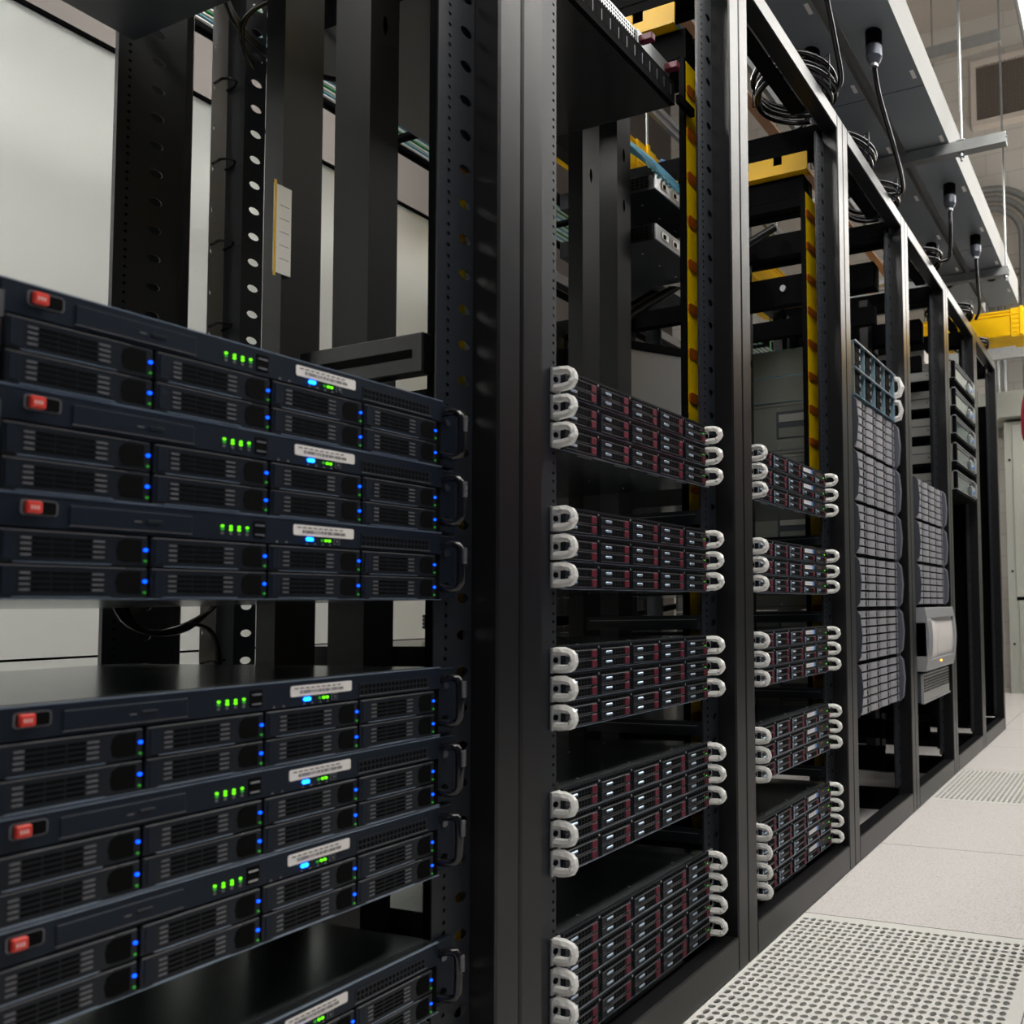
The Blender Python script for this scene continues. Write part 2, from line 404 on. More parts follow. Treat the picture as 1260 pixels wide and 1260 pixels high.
# cable manager with D rings behind the first rack
cm = empty('ring_cable_manager', (0, 0, 0)); tag(cm, 'narrow grey vertical cable manager with wire rings behind the left rack', 'cable manager')
m = MB(); 
zs = [.2+.077*k for k in range(26)]; prev = .01
for i, c in enumerate(zs):
    nx = c+.0385 if i+1 < len(zs) else 2.2
    m.holecell(.932, .940, prev, nx, .936, c, .0015, .005, .745, .002, 'managergrey', 8, inner='cavity'); prev = nx
m.box(.940, .957, .745, .747, .01, 2.2, 'managergrey'); m.box(.974, .992, .742, .744, .01, 2.2, 'managergrey'); m.build('back_plate', cm)
for k in range(14):
    z = 1.745-.1515*k+.0
    if z < .1: break
    m = MB(); m.tube([(.934, .744, z), (.934, .722, z+.004), (.940, .708, z+.005), (.950, .708, z+.005), (.956, .722, z+.004), (.956, .744, z)], .0022, 'cable', 6); m.build('wire_ring', cm)

# ------------------------------------------------------------------ 2U servers of the left rack
def round_rect(x0, x1, z0, z1, r, n=4):
    pts = []
    for cx, cz, a0 in ((x1-r, z1-r, 0), (x0+r, z1-r, PI/2), (x0+r, z0+r, PI), (x1-r, z0+r, 1.5*PI)):
        for i in range(n+1): a = a0+PI/2*i/n; pts.append((cx+r*math.cos(a), cz+r*math.sin(a)))
    return pts
def server2u():
    F = .030; H = .0868
    s = empty('rack_server')
    XL, XR = .361-X0, .784-X0     # bay area, rack local
    m = MB(); m.box(XL-.003, XR+.006, F+.006, .68, .0008, H, 'lidblack'); 
    m.box(XL-.0025, XR+.0055, F+.02, .675, H, H+.0006, 'lid'); m.box(XL-.0025, XR+.0055, F+.02, .675, .0002, .0008, 'lid'); m.build('chassis', s)
    m = MB(); m.box(XL-.003, XR+.006, F, F+.006, .0592, H, 'bezel', .0008); m.box(XL-.003, XR+.006, F+.003, F+.006, 0.001, .0592, 'cavity')
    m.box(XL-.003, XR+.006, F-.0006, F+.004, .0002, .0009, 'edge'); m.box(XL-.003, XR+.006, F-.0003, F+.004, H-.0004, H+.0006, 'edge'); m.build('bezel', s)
    for side, (xa, xb, xh) in enumerate(((.337-X0, .3575-X0, .345-X0), (.790-X0, .8185-X0, .802-X0))):
        m = MB(); m.box(xa, xb, .036, .043, .002, H-.002, 'bezel', .001); m.build('ear', s)
        m = MB(); zc = H/2
        m.tube([(xh-.010, .040, zc+.026), (xh-.008, .030, zc+.0285), (xh-.003, .020, zc+.0300), (xh+.000, .014, zc+.028), (xh+.001, .011, zc+.022), (xh+.001, .010, zc), (xh+.001, .011, zc-.022), (xh+.000, .014, zc-.028), (xh-.003, .020, zc-.0300), (xh-.008, .030, zc-.0285), (xh-.010, .040, zc-.026)], .0052, 'cable', 8)
        for q in range(9): m.box(xh-.0012, xh+.0045, .0035, .0058, zc+.004+q*.0024, zc+.0052+q*.0024, 'fin')
        m.build('handle', s)
        m = MB(); m.cyl((xh+.001, zc+.018), .0042, .034, .037, 'y', 'screw', 10); m.cyl((xh+.001, zc-.024), .0042, .034, .037, 'y', 'black', 10); m.build('screw', s)
    # drive trays
    def tray(x0, z0, on):
        w = .1030; h = .0272
        m = MB(); m.box(x0, x0+w, F-.001, F+.008, z0, z0+h, 'tray', .0012)
        m.box(x0+.003, x0+.009, F-.0018, F, z0+.003, z0+h-.002, 'bezel')
        for r in range(4):
            zz = z0+.0058+r*.0046
            m.box(x0+.014, x0+.0205, F-.0016, F, zz, zz+.0016, 'fin'); m.box(x0+.062, x0+.070, F-.0016, F, zz, zz+.0016, 'fin')
            for c in range(3): m.box(x0+.0215+c*.0135, x0+.0338+c*.0135, F-.0014, F, zz-.0004, zz+.0022, 'cavity')
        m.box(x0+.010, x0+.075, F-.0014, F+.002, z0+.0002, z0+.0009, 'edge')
        m.box(x0+.001, x0+w-.018, F-.0014, F, z0+h-.0012, z0+h-.0004, 'fin')
        t = m.build('drive_tray', s)
        m = MB(); m.prism([(x0+.080, z0+.005), (x0+.084, z0+.0035), (x0+.0975, z0+.0035), (x0+.0975, z0+h-.003), (x0+.084, z0+h-.003), (x0+.080, z0+h-.006), (x0+.0785, z0+h/2)], F-.0014, F, 'y', 'cavity'); m.build('latch', t)
        m = MB(); m.cyl((x0+w-.0025, z0+h*.55), .0015, F-.0024, F, 'y', 'blueled', 8); m.build('status_light', t)
        m = MB(); m.cyl((x0+w-.0025, z0+h*.18), .0011, F-.0022, F, 'y', 'greendim', 8); m.build('status_light', t)
    for c in range(4):
        for r in range(2): tray(XL+c*.1055, .0014+r*.0288, (c+r) % 3 == 1)
    top = H
    m = MB(); m.prism(round_rect(.597-X0, .6665-X0, top-.0168, top-.0052, .002), F-.0007, F, 'y', 'white')
    for q in range(26): m.box(.607-X0+q*.0019, .607-X0+q*.0019+random.choice((.0006, .0012)), F-.0010, F-.0006, top-.0140, top-.0108, 'ink')
    for q in range(9): m.box(.601-X0+q*.006, .6050-X0+q*.006, F-.0010, F-.0006, top-.0088, top-.0076, 'ink')
    m.build('asset_label', s)
    m = MB(); m.box(.556-X0, .568-X0, F-.0006, F, top-.0225, top-.0055, 'cavity'); m.box(.5575-X0, .5665-X0, F-.0012, F, top-.0108, top-.0092, 'steel'); m.box(.5575-X0, .5665-X0, F-.0012, F, top-.0205, top-.0190, 'steel'); m.build('usb_port', s)
    for q in range(4):
        m = MB(); xx = .5265-X0+q*.0078
        m.cyl((xx, top-.0135), .0013, F-.0012, F, 'y', 'greenled', 8); m.cyl((xx, top-.0165), .0014, F-.0012, F, 'y', 'greenled' if q % 3 else 'greendim', 8); m.build('status_light', s)
        m = MB(); m.prism(round_rect(xx-.0012, xx+.0014, top-.0218, top-.0190, .0008), F-.0005, F, 'y', 'fin'); m.build('icon', s)
    m = MB(); m.cyl((.613-X0, top-.0205), .0021, F-.0016, F, 'y', 'bluebright', 10); m.cyl((.6165-X0, top-.0205), .0021, F-.0016, F, 'y', 'bluebright', 10); m.build('power_light', s)
    for xx, k in ((.629, 'greendim'), (.6335, 'greenled'), (.6375, 'greenled')):
        m = MB(); m.cyl((xx-X0, top-.0208), .0015, F-.0012, F, 'y', k, 8); m.build('status_light', s)
    m = MB(); m.box(.6425-X0, .6495-X0, F-.0009, F, top-.0245, top-.0175, 'fin'); m.box(.6432-X0, .6488-X0, F-.0012, F, top-.0238, top-.0182, 'bezel'); m.cyl((.646-X0, top-.021), .0014, F-.0016, F, 'y', 'fin', 8); m.build('power_button', s)
    for xx in (.580, .590, .612, .621, .630, .6385):
        m = MB(); m.prism([(xx-.0015-X0, top-.0262), (xx+.0015-X0, top-.0262), (xx-X0, top-.0238)], F-.0005, F, 'y', 'fin'); m.build('icon', s)
    m = MB(); m.box(.676-X0, .772-X0, F-.0006, F, top-.0235, top-.0095, 'tray'); m.box(.676-X0, .772-X0, F-.0012, F, top-.0245, top-.0238, 'fin')
    for q in range(18):
        for r in range(2): m.box(.678-X0+q*.0051, .6812-X0+q*.0051, F-.0009, F, top-.0222+r*.0062, top-.0182+r*.0062, 'cavity')
    m.build('vent', s)
    m = MB(); m.box(.4062-X0, .4995-X0, F-.0012, F+.002, top-.0235, top-.0065, 'bezel', .0006); m.box(.4062-X0, .4995-X0, F-.0016, F, top-.0242, top-.0236, 'fin')
    m.box(.462-X0, .474-X0, F-.0022, F, top-.0168, top-.0138, 'tray', .0004); m.box(.453-X0, .458-X0, F-.0018, F, top-.0166, top-.0155, 'fin'); m.build('optical_drive', s)
    m = MB(); m.prism(round_rect(.3745-X0, .3985-X0, top-.0175, top-.0045, .003), F-.0006, F, 'y', 'fin'); m.prism(round_rect(.376-X0, .3975-X0, top-.0165, top-.0055, .002), F-.0010, F, 'y', 'cavity')
    m.box(.3765-X0, .3865-X0, F-.006, F-.001, top-.0160, top-.0060, 'red', .001)
    for q in range(3): m.box(.3790-X0+q*.002, .3797-X0+q*.002, F-.0064, F-.006, top-.0128, top-.0098, 'white')
    m.build('red_tab', s)
    freeze(s); return s
sv = server2u()
HA = .0877
tops = [(1.0437-.0873*k, 'upper') for k in range(3)]+[(.695-.0889*k, 'lower') for k in range(3)]+[(.347, 'bottom')]
lab = ['topmost black blue-lit server in the left rack, lid against the pale cabinet', 'middle black blue-lit server of the upper three in the left rack', 'bottom black blue-lit server of the upper three, above the cable gap', 'top black blue-lit server of the lower three, glossy lid facing the gap', 'middle black blue-lit server of the lower three in the left rack', 'bottom black blue-lit server of the lower three in the left rack', 'lowest black server in the left rack, cut off by the bottom edge']
for k, (t, g) in enumerate(tops):
    o = sv if k == 0 else dup(sv)
    o.location = (X0, 0, t-.0868); tag(o, lab[k], 'server', 'two-row black servers in the left rack')
# unit seen from below at the top of the left rack
s = empty('rack_switch', (X0, 0, 1.73)); tag(s, 'dark grey unit at the top left corner seen from underneath', 'rack unit')
m = MB(); m.box(.125, .573, .12, .724, 0, .044, 'rail'); 
for q in range(4):
    for w in range(3): m.cyl((.17+q*.12, .3+w*.13), .004, -.001, 0, 'z', 'black', 8)
m.build('chassis', s); B(.13, .565, .115, .12, .002, .042, 'black').build('front_panel', s)
B(.1, .125, .1, .73, .01, .03, 'black').build('slide_rail', s)

# ------------------------------------------------------------------ 1U servers
def wrapped_handle(s, x, side, seed):
    random.seed(seed)
    m = MB(); r = .0064; pts = [(x, .047, .0135), (x, .040, .0138), (x, .030, .0138), (x, .021, .0130)]
    pts += [(x, .0175-.0135*math.sin(a), .0135*math.cos(a)) for a in [PI*q/9 for q in range(1, 9)]]
    pts += [(x, .021, -.0130), (x, .030, -.0138), (x, .040, -.0138), (x, .047, -.0135)]
    pts = [(p[0]+random.uniform(-.0006, .0006), p[1], p[2]+random.uniform(-.0005, .0005)+U/2) for p in pts]
    m.tube(pts, r, 'film', 7, jit=.19, flat=True)
    m.box(x-.0035, x+.0075, .041, .0448, U/2-.016, U/2+.016, 'film')
    return m.build('wrapped_handle', s)
def server1u(kind):
    s = empty('slim_server'); F = .036
    L, R_ = 1.029-.899, 1.4665-.899      # rack-local body
    m = MB(); m.box(L, R_, F+.004, .66, .0012, U-.0018, 'lidblack'); m.box(L+.0005, R_-.0005, F+.006, .655, U-.0018, U-.0011, 'lid'); m.box(L+.0005, R_-.0005, F+.006, .655, .0006, .0012, 'lid')
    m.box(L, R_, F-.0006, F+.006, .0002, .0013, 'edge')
    for q in range(4): m.box(L+.05+q*.1, L+.085+q*.1, F+.012, F+.015, .0003, .0006, 'steel')
    for q in range(3): m.cyl((L+.07+q*.14, F+.03), .003, U-.0013, U-.0008, 'z', 'steel', 8)
    for q in range(4): m.cyl((L+.05+q*.11, .25), .002, U-.0013, U-.0009, 'z', 'steel', 8)
    for q in range(4): m.cyl((L+.05+q*.11, .2), .002, .0003, .0006, 'z', 'steel', 8)
    m.build('chassis', s)
    m = MB(); m.box(L, R_, F, F+.004, .0013, U-.001, 'tray'); 
    for q in range(58): m.box(L+.004+q*.0075, L+.0092+q*.0075, F-.0004, F, U-.0082, U-.0042, 'cavity')
    for q in range(5): m.cyl((L+.0865+q*.089, U-.0065), .0018, F-.0010, F, 'y', 'steel', 8)
    for q in range(6): 
        for w in range(7): m.box(L+.0005-.0085+(q)*.089+.003, L-.008+q*.089+.007, F-.0004, F, .004+w*.0045, .0065+w*.0045, 'cavity') if q else None
    m.build('bezel', s)
    for x, xs in ((.1095, -1), (R_, 1)):
        xa, xb = (x, L-.0008) if xs < 0 else (R_+.0005, .5925)
        m = MB(); m.box(xa, xb, .040, .0448, .002, U-.003, 'silver', .0008); m.cyl(((xa+xb)/2-(0 if xs > 0 else .003), U/2), .0045, .0375, .040, 'y', 'black', 10); m.build('ear', s)
        wrapped_handle(s, .1165 if xs < 0 else .5755, xs, 3 if xs < 0 else 4)
    for c in range(5):
        for r in range(2):
            x0 = L+.006+c*.089-(.0045); z0 = .0035+r*.0165; w = .0765; h = .0148
            if kind == 'c' and r == 1 and c >= 3: continue
            m = MB(); m.box(x0, x0+w, F-.003, F, z0, z0+h, 'tray', .0008)
            m.box(x0+.0005, x0+w-.0005, F-.0036, F-.003, z0+h-.0012, z0+h-.0005, 'fin'); m.box(x0+.0005, x0+w-.0005, F-.0036, F-.003, z0+.0003, z0+.0009, 'fin')
            for q in range(4):
                for v in range(2): m.box(x0+.031+q*.0075, x0+.0365+q*.0075, F-.0034, F, z0+.0022+v*.0052, z0+.0064+v*.0052, 'cavity')
            t = m.build('drive_tray', s)
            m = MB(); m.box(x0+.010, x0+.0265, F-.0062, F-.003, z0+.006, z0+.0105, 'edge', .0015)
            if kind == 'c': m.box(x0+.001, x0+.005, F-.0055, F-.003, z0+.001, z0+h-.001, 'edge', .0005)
            m.build('lever', t)
            if not (c == 4 and r == 1):
                m = MB(); m.box(x0+w-.0145, x0+w-.001, F-.0052, F-.003, z0+.0014, z0+h-.0014, 'maroon', .0008); m.build('release_tab', t)
            else:
                m = MB(); m.box(x0+w-.012, x0+w-.009, F-.0042, F-.003, z0+.006, z0+.010, 'maroon'); m.box(x0+w-.006, x0+w-.003, F-.0042, F-.003, z0+.006, z0+.010, 'maroon'); m.box(x0+w-.020, x0+w-.017, F-.0042, F-.003, z0+.006, z0+.009, 'fin'); m.build('button', t)
                m = MB(); m.cyl((x0+w-.006, z0+.0022), .0009, F-.0036, F-.003, 'y', 'greenled', 8); m.cyl((x0+w-.012, z0+.0022), .0010, F-.005, F-.003, 'y', 'greendim', 8); m.build('status_light', t)
    if kind == 'c':
        x0 = L+.006+3*.089-.0045; z0 = .0205
        m = MB(); m.box(x0, R_-.002, F-.002, F, z0, z0+.0170, 'tray', .0006); p = m.build('control_panel', s)
        m = MB(); m.box(x0+.012, x0+.062, F-.0026, F-.002, z0+.004, z0+.014, 'white'); m.box(x0+.062, x0+.074, F-.0026, F-.002, z0+.004, z0+.014, 'bluelabel')
        for q in range(4): m.box(x0+.02+q*.011, x0+.027+q*.011, F-.0029, F-.0025, z0+.0085, z0+.010, 'bluelabel')
        l = m.build('logo_label', p); l['label'] = 'white and blue label'
        m = MB(); m.cyl((R_-.016, z0+.004), .0016, F-.003, F-.002, 'y', 'greenled', 8); m.cyl((R_-.022, z0+.004), .0012, F-.003, F-.002, 'y', 'greendim', 8); m.build('status_light', p)
        m = MB(); m.box(x0+.105, x0+.118, F-.0026, F-.002, z0+.009, z0+.011, 'orange'); m.box(R_-.024, R_-.018, F-.003, F-.002, z0+.010, z0+.014, 'maroon'); m.build('button', p)
    freeze(s); return s
IDX = [0, 1, 2, 5, 6, 7, 10, 11, 12, 15, 16, 17, 20, 21, 22, 23]
gname = ['highest group of three', 'second group of three', 'third group of three', 'fourth group of three', 'lowest group of four']
def where(n):
    g = min(n//3, 4); i = n-3*g
    w = (['top', 'middle', 'bottom'] if g < 4 else ['top', 'second', 'third', 'bottom'])[i]
    return f'{w} one of the {gname[g]}'
for kind, rk, desc in (('b', 1, 'slim server in the middle rack'), ('c', 2, 'blue-labelled server in the next rack')):
    pr = server1u(kind)
    for n, q in enumerate(IDX):
        o = pr if n == 0 else dup(pr)
        o.location = (RX[rk], 0, 1.1553-U*(q+1)); tag(o, f'{desc}, {where(n)}', 'server', 'slim servers in the middle rack' if kind == 'b' else 'slim servers in the next rack')
# slide rails in the gaps (rack parts)
for rk in (1, 2):
    for q in (3, 4, 8, 9, 13, 14, 18, 19):
        if q % 5 == 4:
            m = MB(); z = 1.1553-U*(q+.75); m.box(.568, .578, .049, .34, z, z+.03, 'rail'); m.box(.567, .568, .06, .33, z+.02, z+.022, 'galv'); part(rk, 'slide_rail', m)

# ------------------------------------------------------------------ vertical yellow ducts
def duct():
    m = MB(); z0, z1 = .26, 1.998
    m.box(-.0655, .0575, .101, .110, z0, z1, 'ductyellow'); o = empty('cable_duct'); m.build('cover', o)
    m = MB(); m.box(-.0725, -.066, .099, .113, z0, z1+.002, 'black'); m.build('edge_strip', o)
    for k in range(17):
        z = 1.935-.1004*k
        if z < z0+.02: break
        m = MB(); m.prism(round_rect(-.060, .051, z-.0115, z+.0115, .008), .0975, .101, 'y', 'orange'); m.box(-.028, -.0265, .0972, .0975, z-.011, z-.004, 'black'); m.box(-.018, -.0165, .0972, .0975, z-.011, z-.005, 'black'); m.build('clip', o)
    freeze(o); return o
d0 = duct(); dlab = ['yellow vertical cable duct behind the left rack post, seen only through its slots', 'tall yellow vertical cable duct with orange clips at the right side of the middle rack', 'tall yellow vertical cable duct at the right side of the rack holding blue-labelled servers']
for k in range(3):
    o = d0 if k == 0 else dup(d0)
    o.location = (RX[k+1]+(.013 if k == 0 else 0), 0, 0 if k < 2 else .03); tag(o, dlab[k], 'cable duct', 'yellow vertical ducts between racks')
def trough_piece(x, y0, y1, z0, z1, lab_):
    m = MB(); n = 6; w = (y1-y0)/n; zc = z0+(z1-z0)*.55
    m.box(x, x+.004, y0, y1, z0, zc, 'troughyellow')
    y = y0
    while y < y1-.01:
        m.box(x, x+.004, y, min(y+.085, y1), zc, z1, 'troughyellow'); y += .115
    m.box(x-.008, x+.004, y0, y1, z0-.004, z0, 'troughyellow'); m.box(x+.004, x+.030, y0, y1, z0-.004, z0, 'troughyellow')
    o = m.build('cable_trough'); tag(o, lab_, 'cable trough', 'notched yellow troughs on the side beams')
trough_piece(RX[2]-.046, .14, .75, 2.108, 2.160, 'short notched yellow trough on the beam at the top of the middle rack')
trough_piece(RX[3]-.046, .10, .75, 2.108, 2.165, 'notched yellow trough on the upper beam of the rack right of the middle')

# ------------------------------------------------------------------ units at the top of the middle rack
s = empty('perforated_unit', (RX[1], 0, 1.87)); tag(s, 'unit with bright perforated metal face and maroon pulls at the top of the middle rack', 'rack unit')
B(.130, .560, .125, .72, .0, .0925, 'lidblack').build('chassis', s)
m = MB(); x = .130
nx_, nz_ = 46, 5; w = .0068
for i in range(nx_):
    for j in range(nz_): m.holecell(.132+i*w, .132+(i+1)*w, .052+j*.0075, .052+(j+1)*.0075, .132+(i+.5)*w, .052+(j+.5)*.0075, .0024, .0026, .118, .002, 'galv', 8, inner='cavity')
m.box(.130, .445, .118, .120, .0895, .0925, 'galv'); m.box(.130, .445, .118, .120, .048, .052, 'galv'); m.build('perforated_face', s)
B(.445, .560, .112, .125, .048, .0915, 'galv', ch=.001).build('power_supply', s)
for x in (.447, .540):
    m = MB(); m.box(x, x+.014, .080, .112, .064, .080, 'maroon', .002); m.build('release_pull', s)
m = MB(); m.box(.125, .562, .100, .112, -.004, .047, 'black')
for q in range(16): m.box(.14+q*.026, .155+q*.026, .0995, .100, .012, .034, 'cavity'); m.box(.1555+q*.026, .157+q*.026, .0992, .100, .012, .034, 'slate')
m.box(.125, .562, .112, .70, -.004, -.0002, 'lidblack'); m.box(.562, .62, .085, .097, .0, .018, 'black'); m.build('shelf', s)
m = MB(); m.box(.20, .27, .2, .215, -.0046, -.004, 'white'); m.build('label_strip', s)
m = MB(); m.box(.12, .20, .20, .29, -.0047, -.004, 'glass'); m.build('sticker', s)
def netsw(z, lab_):
    s = empty('network_switch', (RX[2], 0, z)); tag(s, lab_, 'network switch', 'two shallow switches behind the middle rack')
    m = MB(); m.box(.139, .55, .322, .62, 0, .043, 'rail'); 
    for i in range(10):
        for j in range(4): m.box(.1384, .139, .34+i*.014, .350+i*.014, .008+j*.008, .0125+j*.008, 'cavity')
    for q in range(5): m.cyl((.2+.08*q, .40), .0035, -.001, 0, 'z', 'steel', 8)
    m.build('chassis', s)
    m = MB(); m.box(.139, .55, .318, .322, .001, .042, 'steel'); m.build('front_panel', s)
    for q in range(4):
        m = MB(); m.box(.165+q*.05, .195+q*.05, .315, .318, .012, .03, 'white'); m.box(.170+q*.05, .180+q*.05, .313, .315, .014, .024, 'black'); m.build('port', s)
    B(.40, .50, .40, .47, -.0008, 0, 'white').build('sticker', s)
netsw(1.848, 'upper network switch with light blue cables behind the middle rack')
netsw(1.715, 'lower network switch with bright plain face behind the middle rack')
def bundle(name, paths, r, m_, lab_, cat, n=6, grp=None):
    m = MB()
    for p in paths: m.tube(p, r, m_, n)
    o = m.build(name); tag(o, lab_, cat, grp); return o
def bez(p0, p1, p2, p3, n=14):
    p0, p1, p2, p3 = map(Vector, (p0, p1, p2, p3)); out = []
    for i in range(n+1):
        t = i/n; out.append(tuple((1-t)**3*p0+3*(1-t)**2*t*p1+3*(1-t)*t*t*p2+t**3*p3))
    return out
random.seed(5)
pp = []
for q in range(14):
    a, b = random.uniform(-.016, .016), random.uniform(-.014, .014)
    pp.append(bez((1.63+a, .62, 2.10+b), (1.68+a, .50+b, 2.06+b), (1.80+a, .42+a, 2.03+b), (1.80+.02*(q-7)*.9, .312, 1.885)))
bundle('cable_bundle', pp, .0042, 'cyan', 'light blue cable bundle arching into the upper switch', 'cable bundle')
# open door behind, leaning across
m = MB(); m.box(0, .42, 0, .02, 1.157, 1.478, 'silverdk', .003); m.box(-.004, .424, -.004, .024, 1.478, 1.498, 'black')
o = m.build('equipment_cover', None, (1.755, .502, 0), (0, 0, math.radians(-37))); tag(o, 'plain satin grey metal cover standing in the middle rack above the top servers', 'panel')

# ------------------------------------------------------------------ disk shelves
def disk_shelf(rows=6, h=.171):
    s = empty('disk_shelf'); L, R_ = .125, .565
    m = MB(); m.box(L, R_, .02, .66, .0015, h-.0015, 'chassis')
    for z in (.012, h-.012): m.box(L-.001, L, .03, .65, z-.001, z+.001, 'slate')
    for q in range(6):
        for z in (.02, h-.02): m.cyl((.06+q*.1, z), .0028, L-.002, L, 'x', 'steel', 8)
    m.box(L-.0016, L, .13, .27, .05, h-.03, 'slate'); m.box(L-.0035, L-.0016, .14, .26, .055, h-.085, 'chassis'); m.box(L-.0035, L-.0016, .14, .26, h-.065, h-.04, 'lightsteel'); m.build('chassis', s)
    m = MB(); m.box(L-.006, R_+.0, .006, .018, .001, h-.001, 'cavity'); m.build('front_frame', s)
    for x, sg in ((L-.004, -1), (R_, 1)):
        m = MB(); x1 = x+sg*(.022 if sg > 0 else .003); a, b = min(x, x1), max(x, x1)
        pts = [(.035, .001), (.0, .001), (-.014, .02), (-.020, h/2), (-.014, h-.02), (.0, h-.001), (.035, h-.001)]
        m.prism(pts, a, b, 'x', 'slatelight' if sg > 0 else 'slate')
        for q in range(6): m.cyl(((a+b)/2, .015+q*(h-.03)/5), .0014, -.021 if 0 else -.0195+abs(q-2.5)*.0022, .0, 'y', 'steel', 6)
        m.build('end_cap', s)
    rh = (h-.008)/rows; cw = (R_-L-.004)/4
    for c in range(4):
        for r in range(rows):
            x0 = L-.004+c*cw+.002; z0 = .004+r*rh+.003; w = cw-.004; hh = rh-.0062
            m = MB(); pts = [(x0+.018, .005), (x0+.018, .000), (x0+.030, -.0020), (x0+.050, -.0036), (x0+.074, -.0042), (x0+.074, .005)]
            # bulged light face: prism along z
            m.prism([(p[0], p[1]) for p in pts], z0, z0+hh, 'z', 'siltray', True)
            m.box(x0, x0+.017, .003, .005, z0, z0+hh, 'cavity'); m.box(x0+.0745, x0+w-.008, -.0015, .005, z0, z0+hh, 'slate'); m.box(x0+.0765, x0+.090, -.002, -.0015, z0+.004, z0+hh-.006, 'black'); m.box(x0+w-.0075, x0+w-.001, -.003, .005, z0, z0+hh, 'siltray')
            m.build('drive_carrier', s)
    freeze(s); return s
ds = disk_shelf()
names6 = ['top', 'second', 'third', 'fourth', 'fifth', 'bottom']
for k in range(6):
    o = ds if k == 0 else dup(ds)
    o.location = (RX[3], .027, 1.440-.171*(k+1)); tag(o, f'grey disk shelf full of drive carriers, {names6[k]} of the six in the tall stack', 'disk shelf', 'grey disk shelves')
for k in range(3):
    o = dup(ds, (RX[4], .015, 1.277-.1715*(k+1))); tag(o, f'grey disk shelf, {["top", "middle", "bottom"][k]} of the three above the rounded unit', 'disk shelf', 'grey disk shelves')
for k in range(2):
    s = empty('open_shelf', (RX[3], .015, 1.530-.088*k)); tag(s, f'pale blue steel shelf with black drive blocks, {["upper", "lower"][k]} of the two above the disk shelves', 'shelf', 'pale blue shelves')
    h = .087
    m = MB(); m.box(.125, .560, .002, .65, h-.003, h, 'shelfblue'); m.box(.125, .560, .002, .65, 0, .002, 'shelfblue'); m.box(.125, .128, .005, .65, .002, h-.003, 'chassis'); m.box(.557, .560, .005, .65, .002, h-.003, 'shelfblue'); m.box(.128, .557, .30, .31, .002, h-.003, 'shelfblue')
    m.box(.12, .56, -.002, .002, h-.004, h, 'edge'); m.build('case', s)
    for c in range(4): B(.222+c*.108, .225+c*.108, .004, .12, .002, .084, 'shelfblue').build('divider', s)
    for c in range(4):
        m = MB()
        for r in range(3):
            m.box(.135+c*.108, .190+c*.108, .006, .09, .003+r*.027, .028+r*.027, 'black'); m.box(.176+c*.108, .183+c*.108, .0045, .006, .008+r*.027, .020+r*.027, 'silver')
        m.build('drive_block', s)
    random.seed(11+k); m = MB(); m.tube([(.575, .03, .012), (.578, -.008, .02), (.578, -.016, .045), (.577, -.008, .075), (.575, .03, .084)], .011, 'film', 7, jit=.25, flat=True); m.build('wrapped_handle', s)
# rounded bezel storage unit
s = empty('storage_array', (RX[4], 0, .505)); tag(s, 'bulging grey and white unit with vertical fins and a small orange light', 'storage unit')
B(.125, .565, .02, .6, 0, .245, 'slate').build('chassis', s)
def yb(z): return -.012-.020*math.sin(PI*(z+.02)/.29)
def curvedz(m, x_a, x_b, z_a, z_b, off, mm, th=.012):
    zz = [z_a+(z_b-z_a)*i/10 for i in range(11)]
    m.prism([(yb(z)+off, z) for z in zz]+[(yb(z)+off+th, z) for z in reversed(zz)], x_a, x_b, 'x', mm, True)
m = MB(); curvedz(m, .112, .59, .0, .045, 0, 'silver', .05); curvedz(m, .112, .59, .208, .25, 0, 'silver', .05); curvedz(m, .112, .175, .045, .208, 0, 'silver', .05); curvedz(m, .56, .59, .045, .208, 0, 'silver', .05)
m.box(.112, .1135, -.02, .02, .06, .19, 'black'); m.build('bezel', s)
m = MB(); curvedz(m, .30, .56, .045, .208, .010, 'white', .01); m.build('front_panel', s)
for q in range(4):
    m = MB(); curvedz(m, .178+q*.031, .200+q*.031, .045, .208, .004+.002*q, 'white', .02); m.build('fin', s)
m = MB(); m.cyl((.33, .030), .0035, -.027, -.018, 'y', 'amber', 8); m.build('status_light', s)
s = empty('blade_unit', (RX[4], 0, .382)); tag(s, 'vented unit with narrow vertical modules under the rounded grey unit', 'rack unit')
B(.125, .56, .01, .6, 0, .115, 'slate').build('chassis', s)
for q in range(14):
    x = .128+q*.0305; m = MB(); m.box(x, x+.028, -.002, .01, .004, .112, 'lightsteel', .001)
    for r in range(5):
        for c in range(2): m.box(x+.003+c*.012, x+.011+c*.012, -.0026, -.002, .040+r*.011, .048+r*.011, 'cavity')
    m.box(x+.004, x+.024, -.003, -.002, .1, .104, 'black'); m.build('module', s)
B(.12, .565, -.004, .008, -.004, .003, 'silver').build('lip', s)
